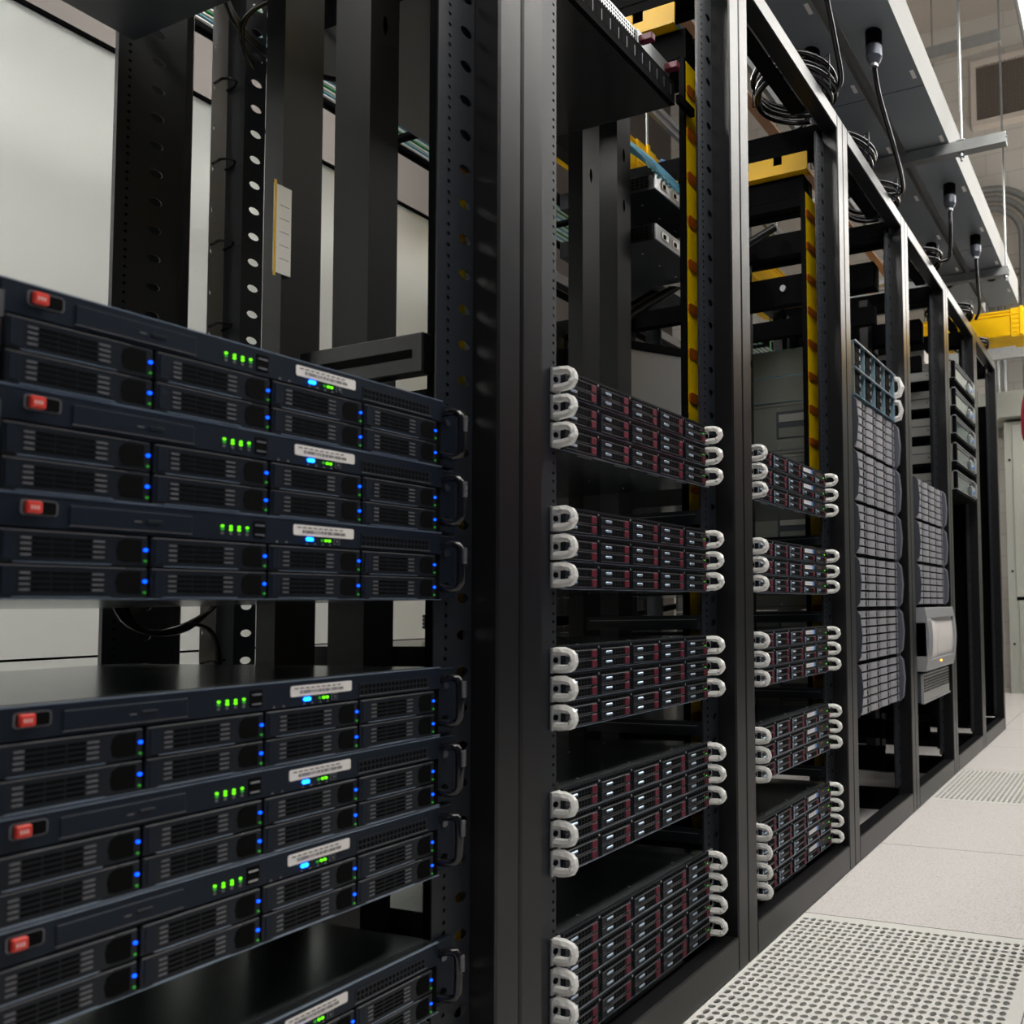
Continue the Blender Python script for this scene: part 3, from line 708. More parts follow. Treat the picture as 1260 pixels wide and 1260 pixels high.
# five silver fronted units
for k in range(5):
    s = empty('silver_unit', (RX[5], 0, 1.845-.1335*k)); tag(s, f'silver framed rack unit with glassy front, {["top", "second", "third", "fourth", "bottom"][k]} of the five stacked in the far rack', 'rack unit', 'silver framed units')
    B(.125, .56, .01, .62, .004, .088, 'lightsteel').build('chassis', s)
    m = MB(); m.box(.118, .57, -.008, .01, .086, .092, 'silver', .002); m.box(.118, .57, -.008, .01, .0, .006, 'silver', .002); m.box(.118, .14, -.008, .01, .006, .086, 'black'); m.box(.545, .575, -.012, .01, .008, .085, 'steel', .003); m.build('front_frame', s)
    m = MB(); m.box(.14, .45, .002, .006, .006, .086, 'screen'); m.box(.152, .156, -.004, .002, .02, .08, 'silver'); m.box(.152, .44, -.004, .002, .076, .080, 'silver'); m.build('screen_panel', s)
    m = MB(); m.box(.45, .545, -.010, .0, .012, .060, 'steel', .004); m.cyl((.50, .030), .010, -.014, -.010, 'y', 'bluelabel', 10); m.build('latch', s)
    B(.10, .575, -.012, .30, -.016, -.002, 'black').build('shelf', s)
    m = MB(); m.box(.1238, .125, .02, .6, .048, .052, 'slate'); m.cyl((.13, .03), .003, .1235, .125, 'x', 'black', 8); m.cyl((.22, .035), .003, .1235, .125, 'x', 'black', 8); m.build('side_trim', s)
o = B(.12, .56, .14, .5, 1.945, 2.0, 'white').build('blank_case', None, (RX[5], 0, 0)); tag(o, 'plain beige case above the top silver unit in the far rack', 'case')

# ------------------------------------------------------------------ second row of racks behind
for k, x in enumerate((2.62, 3.292, 3.964)):
    o = dup(rack0, (x, 1.55, 0), label=['dark open rack behind the middle racks, glimpsed between the servers', 'dark open rack in the row behind, beyond the blue-labelled servers', 'dark open rack in the row behind, near the far end'][k]); o['group'] = 'open racks of the row behind'
for k in range(2):
    o = dup(d0, (2.66+k*.63, 1.50, 0), label=['yellow duct glimpsed in the row behind, at the left', 'yellow duct glimpsed in the row behind, at the right'][k]); o['group'] = 'yellow ducts of the row behind'

# ------------------------------------------------------------------ white enclosure behind the left rack
s = empty('air_handler', (0, 0, 0)); tag(s, 'tall off-white cabinet behind the left rack', 'cabinet')
m = MB(); m.box(-2.2, 2.56, 2.0, 2.75, .665, 2.45, 'cab'); m.build('upper_panel', s)
m = MB(); m.box(-2.2, 2.56, 2.0, 2.75, .0, .658, 'cab'); m.build('lower_panel', s)
B(-2.2, 2.56, 2.01, 2.74, .658, .665, 'black').build('seam', s)
B(-2.21, 2.57, 1.99, 2.76, 2.45, 2.462, 'black').build('top_trim', s)
# overhead ladder with cables beyond
s = empty('ladder_rack', (0, 0, 0)); tag(s, 'black overhead ladder tray carrying striped cables above the cabinet', 'cable ladder')
for y in (1.62, 1.92): B(.6, 6.2, y, y+.012, 2.62, 2.67, 'black').build('side_rail', s)
for k in range(28): B(.65+k*.2, .68+k*.2, 1.632, 1.92, 2.63, 2.645, 'black').build('rung', s)
for k in range(16):
    mm = 'green' if k % 4 == 0 else ('white' if k % 2 else 'teal')
    o = bundle('cable', [[(.6, 1.64+k*.0175, 2.652), (2.6, 1.642+k*.0175, 2.651), (6.2, 1.64+k*.0175, 2.652)]], .006, mm, ('green' if mm == 'green' else 'white' if mm == 'white' else 'teal')+' cable lying on the overhead ladder tray', 'cable', grp='cables on the overhead ladder, '+mm)
# paper with tape on the channel post
m = MB(); m.box(.781, .806, .3465, .348, 1.268, 1.40, 'paper'); m.box(.7805, .7835, .345, .3465, 1.262, 1.405, 'tape')
for q in range(5): m.box(.789, .803, .3463, .3465, 1.29+q*.02, 1.2908+q*.02, 'ink')
o = m.build('paper_note'); tag(o, 'white paper note with yellow tape stuck to the dark channel post', 'note')

# ------------------------------------------------------------------ black cables behind the left rack
pp = []
for q in range(4):
    d = q*.006
    pp.append(bez((.78+d, .70, .84), (.765+d, .70, .72-d), (.87, .69, .725+d), (.90+d, .695, .76+d))+bez((.90+d, .695, .76+d), (.93, .70, .79), (.95, .70, .80+d), (.98, .70, .86))[1:])
pp.append(bez((.88, .69, .755), (.93, .69, .755), (.935, .69, .72), (.93, .69, .60)))
bundle('cable_bundle', pp, .0035, 'cable', 'bundle of thin black cables looping in the gap of the left rack', 'cable bundle', 7)
pp = [bez((.93, .66, 2.1), (.84, .66, 1.84+.01*q), (.90, .66, 1.72+.008*q), (1.12, .64, 1.84)) for q in range(3)]
pp += [bez((1.2, .5, 2.0), (1.0, .6, 1.95), (.86, .66, 1.85), (.95, .66, 1.76))]
bundle('cable_bundle', pp, .004, 'cable', 'black cables looping past the grey ring manager at upper left', 'cable bundle', 7)
pp = [bez((1.34, .68, .76-.008*q), (1.45, .68, .742-.008*q), (1.6, .68, .745-.007*q), (1.9, .68, .752-.007*q)) for q in range(4)]
bundle('cable_bundle', pp, .004, 'cable', 'flat run of black cables behind the right end of the left rack gap', 'cable bundle', 7)
pp = [bez((1.54, .880, .80-.01*q), (1.95, .90, .68), (2.45, .90, .74+.01*q), (2.90, .880, .80)) for q in range(4)]
bundle('cable_bundle', pp, .008, 'cable', 'thick black cables sagging in the gap behind the middle rack', 'cable bundle', 7)
pp = [bez((2.35, .60, 1.83), (2.5, .5, 1.75-.01*q), (2.7, .6, 1.7), (2.62, .62, 1.45)) for q in range(3)]
bundle('cable_bundle', pp, .012, 'cable', 'thick black cables drooping behind the rack of blue-labelled servers', 'cable bundle', 7)
pp = [bez((3.0+.012*q, 1.16, 2.78), (3.0+.012*q, 1.10, 2.84), (3.0+.012*q, 1.1, 2.5), (3.0+.012*q, 1.1, 2.3))+bez((3.0+.012*q, 1.1, 2.3), (3.0+.012*q, 1.05, 2.0), (2.98+.01*q, 1.0, 1.9), (2.98+.012*q, 1.0, 1.5)) for q in range(8)]
bundle('cable_bundle', pp, .006, 'bluecable', 'blue cable bundle hanging above the grey disk shelf cases', 'cable bundle', 7)
for (x, y, za, zb, ll) in ((2.86, 1.25, 1.5, 3.4, 'green ground wire hanging in front of the yellow raceway'), (3.72, 1.3, 1.6, 3.6, 'green ground wire hanging beyond the notched trough'), (4.4, 1.3, 1.6, 3.6, 'green ground wire hanging farthest down the row')):
    bundle('ground_wire', [[(x, y, za), (x+.004, y, (za+zb)/2), (x, y, zb)]], .005, 'green', ll, 'wire', grp='green ground wires')

# ------------------------------------------------------------------ coils and power drops
def connector(x, y, zb, lab_, cord):
    s = empty('power_connector', (x, y, zb)); tag(s, lab_, 'connector', 'black round power connectors under the busway')
    m = MB(); m.cyl((0, 0), .027, -.052, -.0005, 'z', 'black', 16); m.cyl((0, 0), .0265, -.085, -.052, 'z', 'slate', 16, r2=.0275); m.cyl((0, 0), .016, -.105, -.085, 'z', 'slate', 16, r2=.026); m.cyl((0, 0), .014, -.116, -.105, 'z', 'silver', 8); m.build('plug_body', s)
    return s
def zt(z): return z
ZB = 2.6
cps = [(2.352, -.073, 'nearest power connector on the front busway box'), (2.36, .145, 'power connector on the rear busway box, half behind the top beam'), (3.358, -.083, 'second power connector along the front busway box'), (3.883, -.091, 'third power connector, smallest on the front busway box'), (3.883, .135, 'dark power connector deep on the rear busway box')]
for x, y, l in cps: connector(x, y, ZB, l, None)
def cord(pts, r, lab_, grp='power cords from the busway'):
    out = []
    for i in range(len(pts)-1):
        p0 = Vector(pts[max(i-1, 0)]); p1 = Vector(pts[i]); p2 = Vector(pts[i+1]); p3 = Vector(pts[min(i+2, len(pts)-1)])
        for k in range(8):
            t = k/8; out.append(tuple(.5*((2*p1)+(p2-p0)*t+(2*p0-5*p1+4*p2-p3)*t*t+(-p0+3*p1-3*p2+p3)*t**3)))
    out.append(pts[-1]); m = MB(); m.tube(out, r, 'cable', 10); o = m.build('hanging_cable'); tag(o, lab_, 'cable', grp)
cord([(2.352, -.073, 2.485), (2.40, -.072, 2.42), (2.55, -.07, 2.345), (2.70, -.055, 2.31), (2.78, -.03, 2.292), (2.74, .02, 2.28)], .0085, 'thick black cord dropping from the nearest busway connector')
cord([(2.36, .145, 2.485), (2.36, .15, 2.42), (2.34, .17, 2.34), (2.30, .19, 2.30)], .0085, 'black cord dropping from the rear busway connector beside the top beam')
cord([(1.93, -.06, 2.59), (1.97, -.055, 2.48), (2.06, -.05, 2.38), (2.13, -.04, 2.31), (2.15, .0, 2.29)], .0085, 'black cord entering from the top edge beside the busway seam')
cord([(3.358, -.083, 2.485), (3.37, -.08, 2.40), (3.42, -.06, 2.31), (3.40, -.02, 2.285)], .0085, 'black cord dropping from the second busway connector')
cord([(3.885, -.091, 2.485), (3.93, -.088, 2.38), (4.06, -.07, 2.30), (4.16, -.03, 2.282)], .0085, 'black cord dropping from the third busway connector')
cord([(3.883, .135, 2.485), (3.88, .13, 2.38), (3.85, .12, 2.29)], .0085, 'black cord below the deep rear connector')
def coil(cx, cy, cz, rx, ry, turns, lab_, seed):
    random.seed(seed); s = empty('cord_coil', (cx, cy, cz)); tag(s, lab_, 'coiled cord', 'coiled black cords on top of the racks')
    pts = []
    N = 36
    for i in range(turns*N):
        a = 2*PI*i/N; t = i//N
        rr = 1+.05*math.sin(i*.11+seed)+.03*(t-turns/2)
        pts.append((rx*rr*math.cos(a), ry*rr*math.sin(a), .017*(i/N)+.006*math.sin(a*2+seed)))
    m = MB(); m.tube(pts, .0082, 'cable', 8); m.build('cord', s)
    for a in (1.9, 4.4):
        c = (rx*math.cos(a), ry*math.sin(a)); m = MB()
        m.tube([(c[0]*1.10, c[1]*1.10, -.012), (c[0]*1.10, c[1]*1.10, .02+.017*turns), (c[0]*.88, c[1]*.88, .02+.017*turns), (c[0]*.88, c[1]*.88, -.012)], .0022, 'cable', 6, closed=True); m.build('cable_tie', s)
# coils lie on the top beams (z 2.26)
coil(2.12, .10, 2.272, .115, .118, 4, 'largest coil of black cord on the top of the rack right of the middle', 1)
coil(2.50, .09, 2.272, .13, .10, 3, 'coil of black cord on top of the disk shelf rack, near its left end', 2)
coil(2.80, .10, 2.272, .11, .115, 3, 'coil of black cord on top of the disk shelf rack, at its right end', 3)
coil(3.40, .10, 2.272, .12, .12, 3, 'coil of black cord above the rack with the rounded unit', 4)
coil(4.10, .10, 2.272, .12, .12, 3, 'coil of black cord above the rack of silver units', 5)
coil(4.62, .09, 2.272, .10, .10, 2, 'farthest coil of black cord above the last rack', 6)

# ------------------------------------------------------------------ busway boxes, struts, rods
def busway(y0, y1, x0, x1, lab_):
    s = empty('busway', (0, 0, 0)); tag(s, lab_, 'busway', 'grey sheet metal busway boxes')
    m = MB(); m.box(x0, x1, y0, y1, ZB, ZB+.003, 'trough'); m.build('bottom_plate', s)
    m = MB(); m.box(x0, x1, y0-.003, y0, ZB-.002, ZB+.145, 'troughside'); m.box(x0, x1, y1, y1+.003, ZB-.002, ZB+.145, 'troughside'); m.box(x1-.003, x1, y0, y1, ZB+.003, ZB+.14, 'trough'); m.build('side_plate', s)
    B(x0, x1, y0, y1, ZB+.140, ZB+.143, 'trough').build('top_plate', s)
    for k in range(9):
        x = 1.75+k*.41
        if x < x1-.05: B(x, x+.045, y0+.012, y0+.026, ZB-.001, ZB, 'white').build('sticker', s)
    for x in (4.45, ): 
        m = MB(); m.cyl((x, (y0+y1)/2), .024, ZB-.002, ZB, 'z', 'cavity', 6); m.build('knockout', s)
    for x in (1.3, 2.66, 4.02): B(x, x+.0025, y0, y1, ZB-.0006, ZB, 'black').build('seam', s)
busway(-.155, .018, -1.0, 4.87, 'front grey busway box with bright white side running overhead along the racks')
busway(.062, .30, -1.0, 4.95, 'rear grey busway box running overhead behind the front one')
m = MB(); m.box(-1, 4.85, .0215, .0585, ZB+.03, ZB+.05, 'galv'); o = m.build('support_bar'); tag(o, 'long steel bar in the slot between the two busway boxes', 'bar')
for k, (x, ye, z, l) in enumerate(((3.05, -.382, 2.55, 'galvanised strut channel crossing right under the busway'), (4.3, -.19, 2.55, 'second galvanised strut channel farther along under the busway'), (1.0, -.382, 2.55, 'galvanised strut channel above the middle rack'))):
    s = empty('strut_channel', (0, 0, 0)); tag(s, l, 'strut', 'galvanised struts carrying the busway')
    m = MB(); m.box(x-.02, x-.0175, ye, .42, z, z+.042, 'galv'); m.box(x+.0175, x+.02, ye, .42, z, z+.042, 'galv'); m.box(x-.0175, x+.0175, ye, .42, z, z+.0025, 'galv'); m.box(x-.0175, x-.010, ye, .42, z+.039, z+.042, 'galv'); m.box(x+.010, x+.0175, ye, .42, z+.039, z+.042, 'galv'); m.build('channel', s)
    for y in (-.205 if ye < -.3 else -.175, .36):
        m = MB(); m.cyl((x, y), .006, z-.03, CEIL, 'z', 'galv', 8); m.build('threaded_rod', s)
        m = MB(); m.cyl((x, y), .013, z-.014, z-.002, 'z', 'steel', 6); m.box(x-.022, x+.022, y-.016, y+.016, z+.0425, z+.047, 'steel'); m.build('nut', s)
s = empty('strut_channel', (0, 0, 0)); tag(s, 'galvanised strut channel high up against the far wall', 'strut', 'galvanised struts carrying the busway')
m = MB(); m.box(4.28, 4.32, -.185, .8, 3.86, 3.93, 'galv'); m.build('channel', s)
m = MB(); m.cyl((4.3, .05), .008, 3.82, CEIL, 'z', 'galv', 8); m.build('threaded_rod', s)
o = MB(); o.cyl((3.2, -.47), .005, 2.66, CEIL, 'z', 'galv', 8); o.box(3.17, 3.23, -.485, -.455, 2.60, 2.66, 'galv'); o = o.build('hanger_rod'); tag(o, 'thin vertical hanger rod with bracket at the right edge', 'rod')

# ------------------------------------------------------------------ yellow overhead raceway
def raceway(a, b, w, h, lab_, fit=None):
    s = empty('fiber_raceway', (0, 0, 0)); tag(s, lab_, 'raceway', 'yellow overhead raceways')
    (x0, y0, z0), (x1, y1, _) = a, b
    if abs(x1-x0) > abs(y1-y0):
        def bx(u0, u1, v0, v1, z_0, z_1): return (x0+u0, x0+u1, y0+v0, y0+v1, z0+z_0, z0+z_1)
        Ln = x1-x0
    else:
        def bx(u0, u1, v0, v1, z_0, z_1): return (x0+v0, x0+v1, y0+u0, y0+u1, z0+z_0, z0+z_1)
        Ln = y1-y0
    m = MB(); m.box(*bx(0, Ln, 0, w, 0, .004), 'yellow'); m.box(*bx(0, Ln, 0, .004, .004, h), 'yellow'); m.box(*bx(0, Ln, w-.004, w, .004, h), 'yellow')
    m.box(*bx(0, Ln, -.006, 0, h-.012, h), 'yellow'); m.box(*bx(0, Ln, -.006, 0, .0, .016), 'yellow'); m.box(*bx(0, Ln, -.005, 0, h-.034, h-.028), 'yellow'); m.box(*bx(0, Ln, w, w+.006, h-.012, h), 'yellow'); m.build('trough', s)
    for u in ((.4, 2.4) if abs(x1-x0) < abs(y1-y0) else (.6, 2.0)):
        xa, xb, ya, yb_, _a, _b = bx(u, u+.01, w/2, w/2+.01, 0, 0)
        m2 = MB(); m2.cyl((xa, ya), .006, z0+.002, CEIL, 'z', 'galv', 8); m2.build('hanger_rod', s)
    for u in (fit or []):
        m = MB(); m.box(*bx(u, u+.14, -.012, -.001, -.004, h+.006), 'yellow', .003); m.box(*bx(u, u+.14, -.01, w+.01, -.012, -.001), 'yellow'); m.box(*bx(u+.06, u+.08, -.024, -.012, -.006, h+.012), 'yellow', .002)
        for k in range(5): m.box(*bx(u+.008, u+.052, -.016, -.012, .014+k*.03, .020+k*.03), 'yellow'); m.box(*bx(u+.088, u+.132, -.016, -.012, .014+k*.03, .020+k*.03), 'yellow')
        m.build('coupling', s)
raceway((5.2, -1.6, 2.52), (5.2, 1.45, 0), .22, .17, 'bright yellow raceway crossing the aisle at the far end of the racks', [.5, 1.40])
raceway((2.45, 1.15, 2.60), (5.19, 1.15, 0), .22, .17, 'yellow raceway running behind the racks above the switches', [.35, .9, 1.9])
o = MB(); o.cyl((3.25, 2.83), .09, 1.17, 1.30, 'y', 'yellow', 20); o = o.build('raceway_cap'); tag(o, 'round yellow raceway fitting behind the right rack tops', 'fitting')
# pale round lamp and conduit beyond
s = empty('pendant_speaker', (3.55, 1.9, 3.02)); tag(s, 'pale round disc on a grey pipe hanging beyond the yellow raceway', 'lamp')
m = MB(); m.cyl((0, 0), .12, 0, .04, 'z', 'white', 24); m.build('disc', s)
m = MB(); m.cyl((0, 0), .03, .04, 1.4, 'z', 'galv', 12); m.build('pipe', s)
# teal bundles and copper bars above rack C
s = empty('bus_bar', (0, 0, 0)); tag(s, 'copper coloured bars on a grey ladder overhead behind the top beam', 'bus bar')
for y in (.62, .80): B(1.2, 5.0, y, y+.05, 2.86, 2.87, 'copper').build('bar', s)
for k in range(7): B(1.5+k*.55, 1.54+k*.55, .5, 1.0, 2.83, 2.858, 'galv').build('cross_bar', s)
for y in (.5, 1.0): B(1.2, 5.0, y, y+.02, 2.80, 2.86, 'galv').build('side_rail', s)
for k in range(3):
    pp = [[(1.3, .66+k*.07+a, 2.90+b), (2.1, .66+k*.07+a, 2.895+b), (2.55+.05*k, .66+k*.07+a, 2.89+b)] for a in (-.018, 0, .018) for b in (0, .018)]
    bundle('cable_bundle', pp, .009, 'teal', ['teal cable bundle ending with black caps, nearest the top beam', 'middle teal cable bundle overhead behind the top beam', 'rearmost teal cable bundle overhead behind the top beam'][k], 'cable bundle', 8, 'teal overhead cable bundles')

# ------------------------------------------------------------------ far end: enclosure, grille, conduits
s = empty('electrical_enclosure', (0, 0, 0)); tag(s, 'grey-green metal enclosure with doors at the far end of the aisle', 'cabinet')
m = MB(); m.box(6.88, 7.34, -1.8, .275, 0, 2.33, 'acgrey'); m.build('body', s)
m = MB(); m.box(6.862, 6.879, -.42, .205, .82, 2.29, 'acgrey', .003); m.box(6.860, 6.862, -.3, .10, 1.2, 2.0, 'acgrey'); m.build('door', s)
m = MB(); m.box(6.862, 6.879, -.42, .185, .03, .79, 'acgrey', .003)
for k in range(7): m.box(6.855, 6.862, -.22, .10, .50+k*.032, .518+k*.032, 'silver')
m.build('door', s)
for z in (.42, 1.04, 2.0): 
    m = MB(); m.cyl((.235, z), .011, 6.872, 6.88, 'x', 'black', 8); m.build('screw', s)
B(6.875, 6.88, -1.8, .205, .79, .82, 'black').build('seam', s)
B(6.80, 7.34, -1.8, .31, 2.36, 2.38, 'acgrey').build('top_plate', s)
o = B(6.95, 7.34, -1.5, .50, 2.381, 2.62, 'acgrey').build('wireway'); tag(o, 'grey wireway box above the far enclosure', 'box')
s = empty('wall_grille', (0, 0, 0)); tag(s, 'large beige air grille high on the far wall', 'vent')
gy0, gy1, gz0, gz1 = -.9, .56, 5.25, 5.88
m = MB(); m.box(7.26, 7.349, gy0, gy0+.05, gz0+.05, gz1-.05, 'grille'); m.box(7.26, 7.349, gy1-.05, gy1, gz0+.05, gz1-.05, 'grille'); m.box(7.26, 7.349, gy0, gy1, gz0, gz0+.05, 'grille'); m.box(7.26, 7.349, gy0, gy1, gz1-.05, gz1, 'grille'); m.build('frame', s)
m = MB(); m.box(7.32, 7.345, gy0+.05, gy1-.05, gz0+.05, gz1-.05, 'cavity')
for k in range(26): m.box(7.28, 7.30, gy0+.05, gy1-.05, gz0+.055+k*.02, gz0+.063+k*.02, 'louvre')
for k in range(40): m.box(7.272, 7.278, gy0+.06+k*.0325, gy0+.064+k*.0325, gz0+.05, gz1-.05, 'louvre')
m.box(7.262, 7.28, -.02, .0, gz0+.05, gz1-.05, 'grille'); m.build('louvres', s)
for k in range(3):
    r_ = .30+.09*k
    pts = [(7.1, .95, 4.35+.09*k), (7.1, .40, 4.35+.09*k)]+[(7.1, .40-r_*math.sin(a), 4.05+r_*math.cos(a)) for a in [PI/2*q/8 for q in range(1, 9)]]+[(7.1, .40-r_, 2.63)]
    m = MB(); m.tube(pts, .032, 'galv', 12); o = m.build('conduit'); tag(o, ['inner', 'middle', 'outer'][k]+' of three grey conduits bending down the far wall', 'conduit', 'conduits on the far wall')
for k, y in enumerate((.44, .36, .30)):
    m = MB(); m.cyl((7.2, y), .022, 2.615, 3.6, 'z', 'galv', 12); o = m.build('conduit'); tag(o, ['leftmost', 'middle', 'rightmost'][k]+' short vertical conduit behind the end of the rack row', 'conduit', 'vertical conduits above the enclosure')
m = MB(); m.box(6.2, 6.23, -.3, .75, 2.68, 2.80, 'galv'); m.box(6.2, 6.5, -.3, .75, 2.80, 2.805, 'galv'); m.cyl((6.35, .70), .006, 2.805, CEIL, 'z', 'galv', 8); m.cyl((6.35, -.25), .006, 2.805, CEIL, 'z', 'galv', 8); o = m.build('cable_tray'); tag(o, 'grey sheet tray under the yellow raceway at the far end', 'cable tray')
for k in range(2):
    m = MB(); m.tube([(7.15, -.2, 3.75-.18*k), (7.15, 2.4, 3.75-.18*k)], .035, 'galv', 12); o = m.build('conduit'); tag(o, ['upper', 'lower'][k]+' thick horizontal conduit on the far wall', 'conduit', 'horizontal conduits on the far wall')
# cardboard boxes seen under the disk shelves
for k, (x, y, z, l) in enumerate(((4.25, .98, .0, 'cardboard box on the floor seen beneath the disk shelves'), (4.28, 1.0, .282, 'cardboard box with a white label stacked behind the disk shelf rack'))):
    s = empty('cardboard_box', (x, y, z)); tag(s, l, 'box', 'cardboard boxes behind the racks')
    m = MB(); m.box(0, .42, 0, .35, 0, .28, 'card', .003); m.build('carton', s)
    m = MB(); m.box(-.001, 0, .1, .25, .12, .2, 'white'); m.build('label_sheet', s)

# ------------------------------------------------------------------ lamps
def fixture(x, y, z, lab_, grp, L=1.22, w=.16, lm='lamp'):
    s = empty('fluorescent_light', (x, y, z)); tag(s, lab_, 'ceiling light', grp)
    m = MB(); m.box(0, L, -w/2, w/2, .03, .075, 'troughside', .004); m.box(0, L, -w/2-.02, -w/2, .0, .05, 'troughside'); m.box(0, L, w/2, w/2+.02, .0, .05, 'troughside'); m.build('housing', s)
    m = MB(); m.box(.01, L-.01, -w/2, w/2, -.005, .03, lm); m.build('diffuser', s)
    m = MB(); m.box(.03, L-.03, -w/2+.03, w/2-.03, .075, .080, 'uplight'); m.build('added_uplight', s)  # invented glowing strip on top of the housing, brightens the ceiling
    for u in (.2, L-.2):
        m = MB(); m.cyl((u, 0), .004, .075, CEIL-z, 'z', 'galv', 6); m.build('hanger', s)
for k in range(6):
    fixture(-.80+1.3*k, -.79, 3.2, f'fluorescent light over the aisle, {["nearest", "second", "third", "fourth", "fifth", "farthest"][k]} of six', 'fluorescent lights over the aisle', 1.296, .72)
for k in range(4):
    fixture(-1.0+1.3*k, 1.30 if k < 2 else 2.9, 3.5 if k < 2 else 4.4, f'fluorescent light behind the racks, {["nearest", "second", "third", "farthest"][k]} of four', 'fluorescent lights behind the racks', 1.22, .40, 'lamp2')

# ------------------------------------------------------------------ person at the right edge
def person():
    px, py = 2.30, -.792
    s = empty('person', (px, py, 0)); tag(s, 'person in a dark red shirt cut off by the right edge, standing in the aisle', 'person')
    def skin(name, verts, edges, rad, m_, root=0, sub=2):
        me = bpy.data.meshes.new(name); me.from_pydata(verts, edges, []); o = bpy.data.objects.new(name, me); C.objects.link(o); o.parent = s
        md = o.modifiers.new('skin', 'SKIN'); md.use_smooth_shade = True
        for i, r in enumerate(rad):
            v = me.skin_vertices[0].data[i]; v.radius = r if isinstance(r, tuple) else (r, r); v.use_root = (i == root)
        sb = o.modifiers.new('sub', 'SUBSURF'); sb.levels = sub; sb.render_levels = sub
        me.materials.append(M[m_]); return o
    # body: x = facing direction, y = side
    V = [(0, 0, .95), (0, 0, 1.10), (0, 0, 1.28), (0, 0, 1.42), (0, 0, 1.52), (.01, 0, 1.60),
         (0, .17, 1.43), (0, .235, 1.16), (.06, .235, .93), (.09, .23, .86), (0, -.17, 1.43), (0, -.235, 1.16), (.06, -.235, .93), (.09, -.23, .86),
         (0, .09, .88), (.01, .10, .50), (-.02, .105, .10), (0, -.09, .88), (.01, -.10, .50), (-.02, -.105, .10), (.10, .11, .035), (.10, -.11, .035)]
    E_ = [(0, 1), (1, 2), (2, 3), (3, 4), (4, 5), (3, 6), (6, 7), (7, 8), (8, 9), (3, 10), (10, 11), (11, 12), (12, 13), (0, 14), (14, 15), (15, 16), (0, 17), (17, 18), (18, 19), (16, 20), (19, 21)]
    Rr = [(.13, .10), (.12, .095), (.135, .10), (.12, .09), .055, .055, .058, .044, .030, .028, .058, .044, .030, .028, .082, .055, .042, .082, .055, .042, .035, .035]
    skin('body', V, E_, Rr, 'skin')
    V2 = [(0, 0, .93), (0, 0, 1.10), (0, 0, 1.28), (0, 0, 1.42), (0, 0, 1.49), (0, .175, 1.44), (0, .225, 1.34), (0, .232, 1.20), (0, -.175, 1.44), (0, -.225, 1.34), (0, -.232, 1.20)]
    skin('shirt', V2, [(0, 1), (1, 2), (2, 3), (3, 4), (3, 5), (5, 6), (6, 7), (3, 8), (8, 9), (9, 10)], [(.165, .165), (.150, .150), (.155, .140), (.14, .115), .072, .074, .066, .052, .074, .066, .052], 'shirt')
    skin('trousers', [(0, 0, .96), (0, .09, .88), (.01, .10, .50), (-.02, .105, .09), (0, -.09, .88), (.01, -.10, .50), (-.02, -.105, .09)], [(0, 1), (1, 2), (2, 3), (0, 4), (4, 5), (5, 6)], [(.15, .15), .10, .07, .06, .10, .07, .06], 'jeans')
    for sg in (1, -1):
        for q in range(4):
            l = (.045, .052, .048, .038)[q]; bx = .095+.0
            skin('finger', [(.092, sg*.23+(q-1.5)*.016*0+.0, .86), (.10+(q-1.5)*.017, sg*.23, .815), (.105+(q-1.5)*.018, sg*.222, .815-l*.55), (.10+(q-1.5)*.018, sg*.212, .815-l)], [(0, 1), (1, 2), (2, 3)], [.012, .0095, .0085, .0075], 'skin', sub=1)
        skin('thumb', [(.095, sg*.23, .87), (.125, sg*.215, .845), (.14, sg*.205, .815)], [(0, 1), (1, 2)], [.013, .011, .009], 'skin', sub=1)
        m = MB(); m.box(-.08, .19, sg*.105-.045, sg*.105+.045, .0, .07, 'shoe', .025); m.build('shoe', s)
    # head
    m = MB(); N1, N2 = 20, 14; vs = []
    for j in range(N2+1):
        ph = PI*j/N2
        for i in range(N1):
            th = 2*PI*i/N1; x = math.sin(ph)*math.cos(th); y = math.sin(ph)*math.sin(th); z = math.cos(ph)
            rx = .095+(.012 if z < 0 else 0); w = .075*(1-.22*max(0, -z)); 
            xx = x*rx+(.018*math.exp(-((z+.12)/.16)**2-(y/.16)**2) if x > .5 else 0)-(.006*math.exp(-((z-.12)/.1)**2) if x > .6 else 0)
            vs.append((xx+.02, y*w, 1.70+z*.115))
    fs = [(j*N1+i, j*N1+(i+1) % N1, (j+1)*N1+(i+1) % N1, (j+1)*N1+i) for j in range(N2) for i in range(N1)]
    m.add(vs, fs, 'skin', True); m.box(.09, .118, -.022, .022, 1.645, 1.652, 'shirt', .003)
    for sg in (1, -1):
        m.cyl((sg*.030, 1.712), .011, .098, .108, 'x', 'eye', 10); m.cyl((sg*.030, 1.712), .005, .108, .110, 'x', 'hair', 8); m.box(.005, .03, sg*.078-.006, sg*.078+.006, 1.675, 1.73, 'skin', .005)
    m.build('head', s)
    m = MB(); vs = []
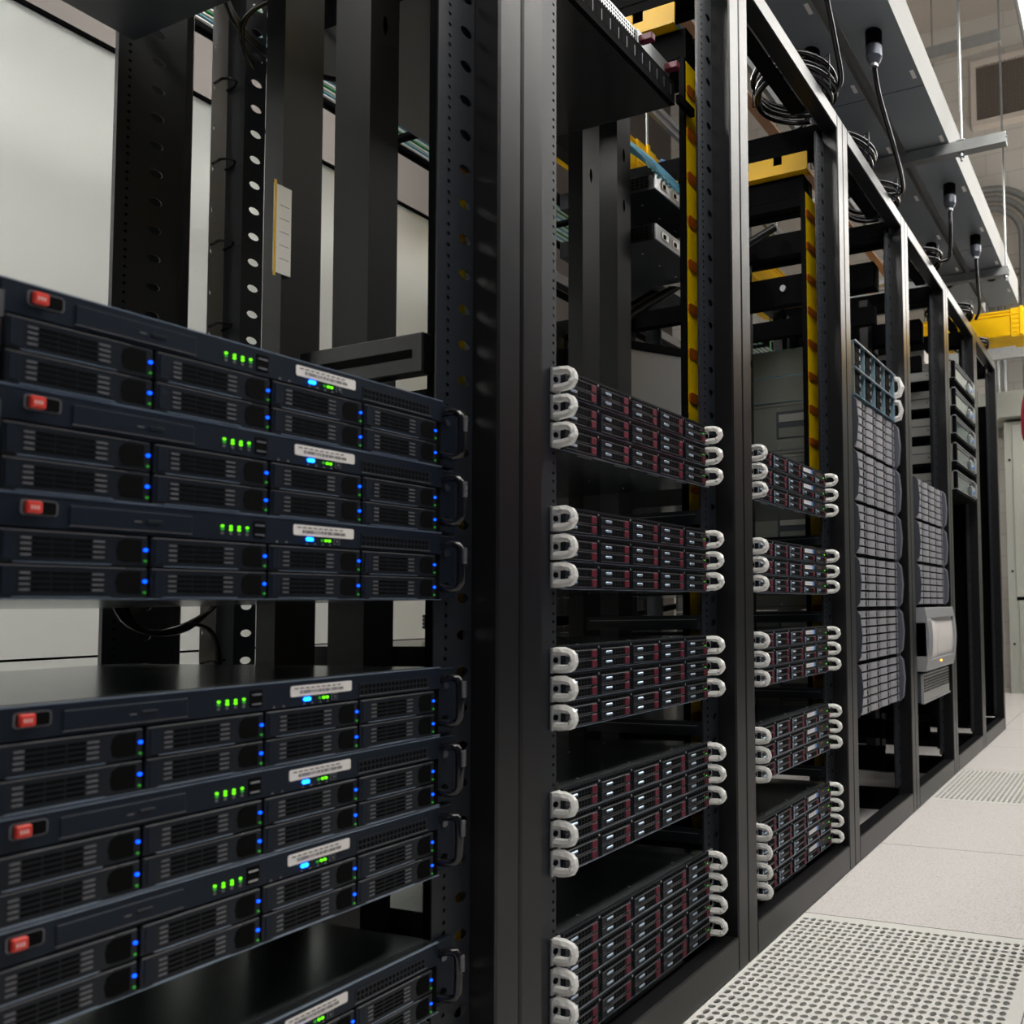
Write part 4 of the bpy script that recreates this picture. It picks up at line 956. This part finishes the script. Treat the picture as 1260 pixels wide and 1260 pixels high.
    for j in range(8):
        ph = PI*.58*j/7
        for i in range(N1):
            th = 2*PI*i/N1; x = math.sin(ph)*math.cos(th); y = math.sin(ph)*math.sin(th); z = math.cos(ph)
            if x > .55: z = max(z, .42)
            vs.append((x*.105+.012, y*.085, 1.705+z*.122))
    m.add(vs, [(j*N1+i, j*N1+(i+1) % N1, (j+1)*N1+(i+1) % N1, (j+1)*N1+i) for j in range(7) for i in range(N1)], 'hair', True); m.build('hair', s)
person()

# ------------------------------------------------------------------ camera, world, view
f_, cx_, cy_ = 981.94, 1049.39, 696.88; yaw, pitch, roll = .35127, .05029, -.01851
cam = bpy.data.objects.new('camera', bpy.data.cameras.new('camera')); C.objects.link(cam)
cyw, syw, cp, sp = math.cos(yaw), math.sin(yaw), math.cos(pitch), math.sin(pitch)
Fv = Vector((cyw*cp, syw*cp, sp)); Rt = Vector((syw, -cyw, 0)); Uv = Rt.cross(Fv)
c_, s_ = math.cos(roll), math.sin(roll); r_v = c_*Rt+s_*Uv; u_v = -s_*Rt+c_*Uv
mw = Matrix((( r_v.x, u_v.x, -Fv.x, 0), (r_v.y, u_v.y, -Fv.y, -.8304), (r_v.z, u_v.z, -Fv.z, .7639), (0, 0, 0, 1)))
cam.matrix_world = mw
cd = cam.data; cd.sensor_width = 36; cd.lens = 36*f_/1260; cd.shift_x = -(cx_-630)/1260; cd.shift_y = (cy_-630)/1260; cd.clip_start = .02
cd.dof.use_dof = True; cd.dof.focus_distance = 1.7; cd.dof.aperture_fstop = 6.3
SC.camera = cam
w = bpy.data.worlds.new('world'); SC.world = w; w.use_nodes = True
w.node_tree.nodes['Background'].inputs[0].default_value = (.5, .55, .6, 1); w.node_tree.nodes['Background'].inputs[1].default_value = .05
SC.view_settings.view_transform = 'Standard'; SC.view_settings.look = 'None'; SC.view_settings.gamma = 1; SC.view_settings.exposure = 0.55
SC.view_settings.use_curve_mapping = False
SC.cycles.use_denoising = True
SC.cycles.max_bounces = 8; SC.cycles.glossy_bounces = 4; SC.cycles.diffuse_bounces = 4
SC.cycles.sample_clamp_indirect = 4
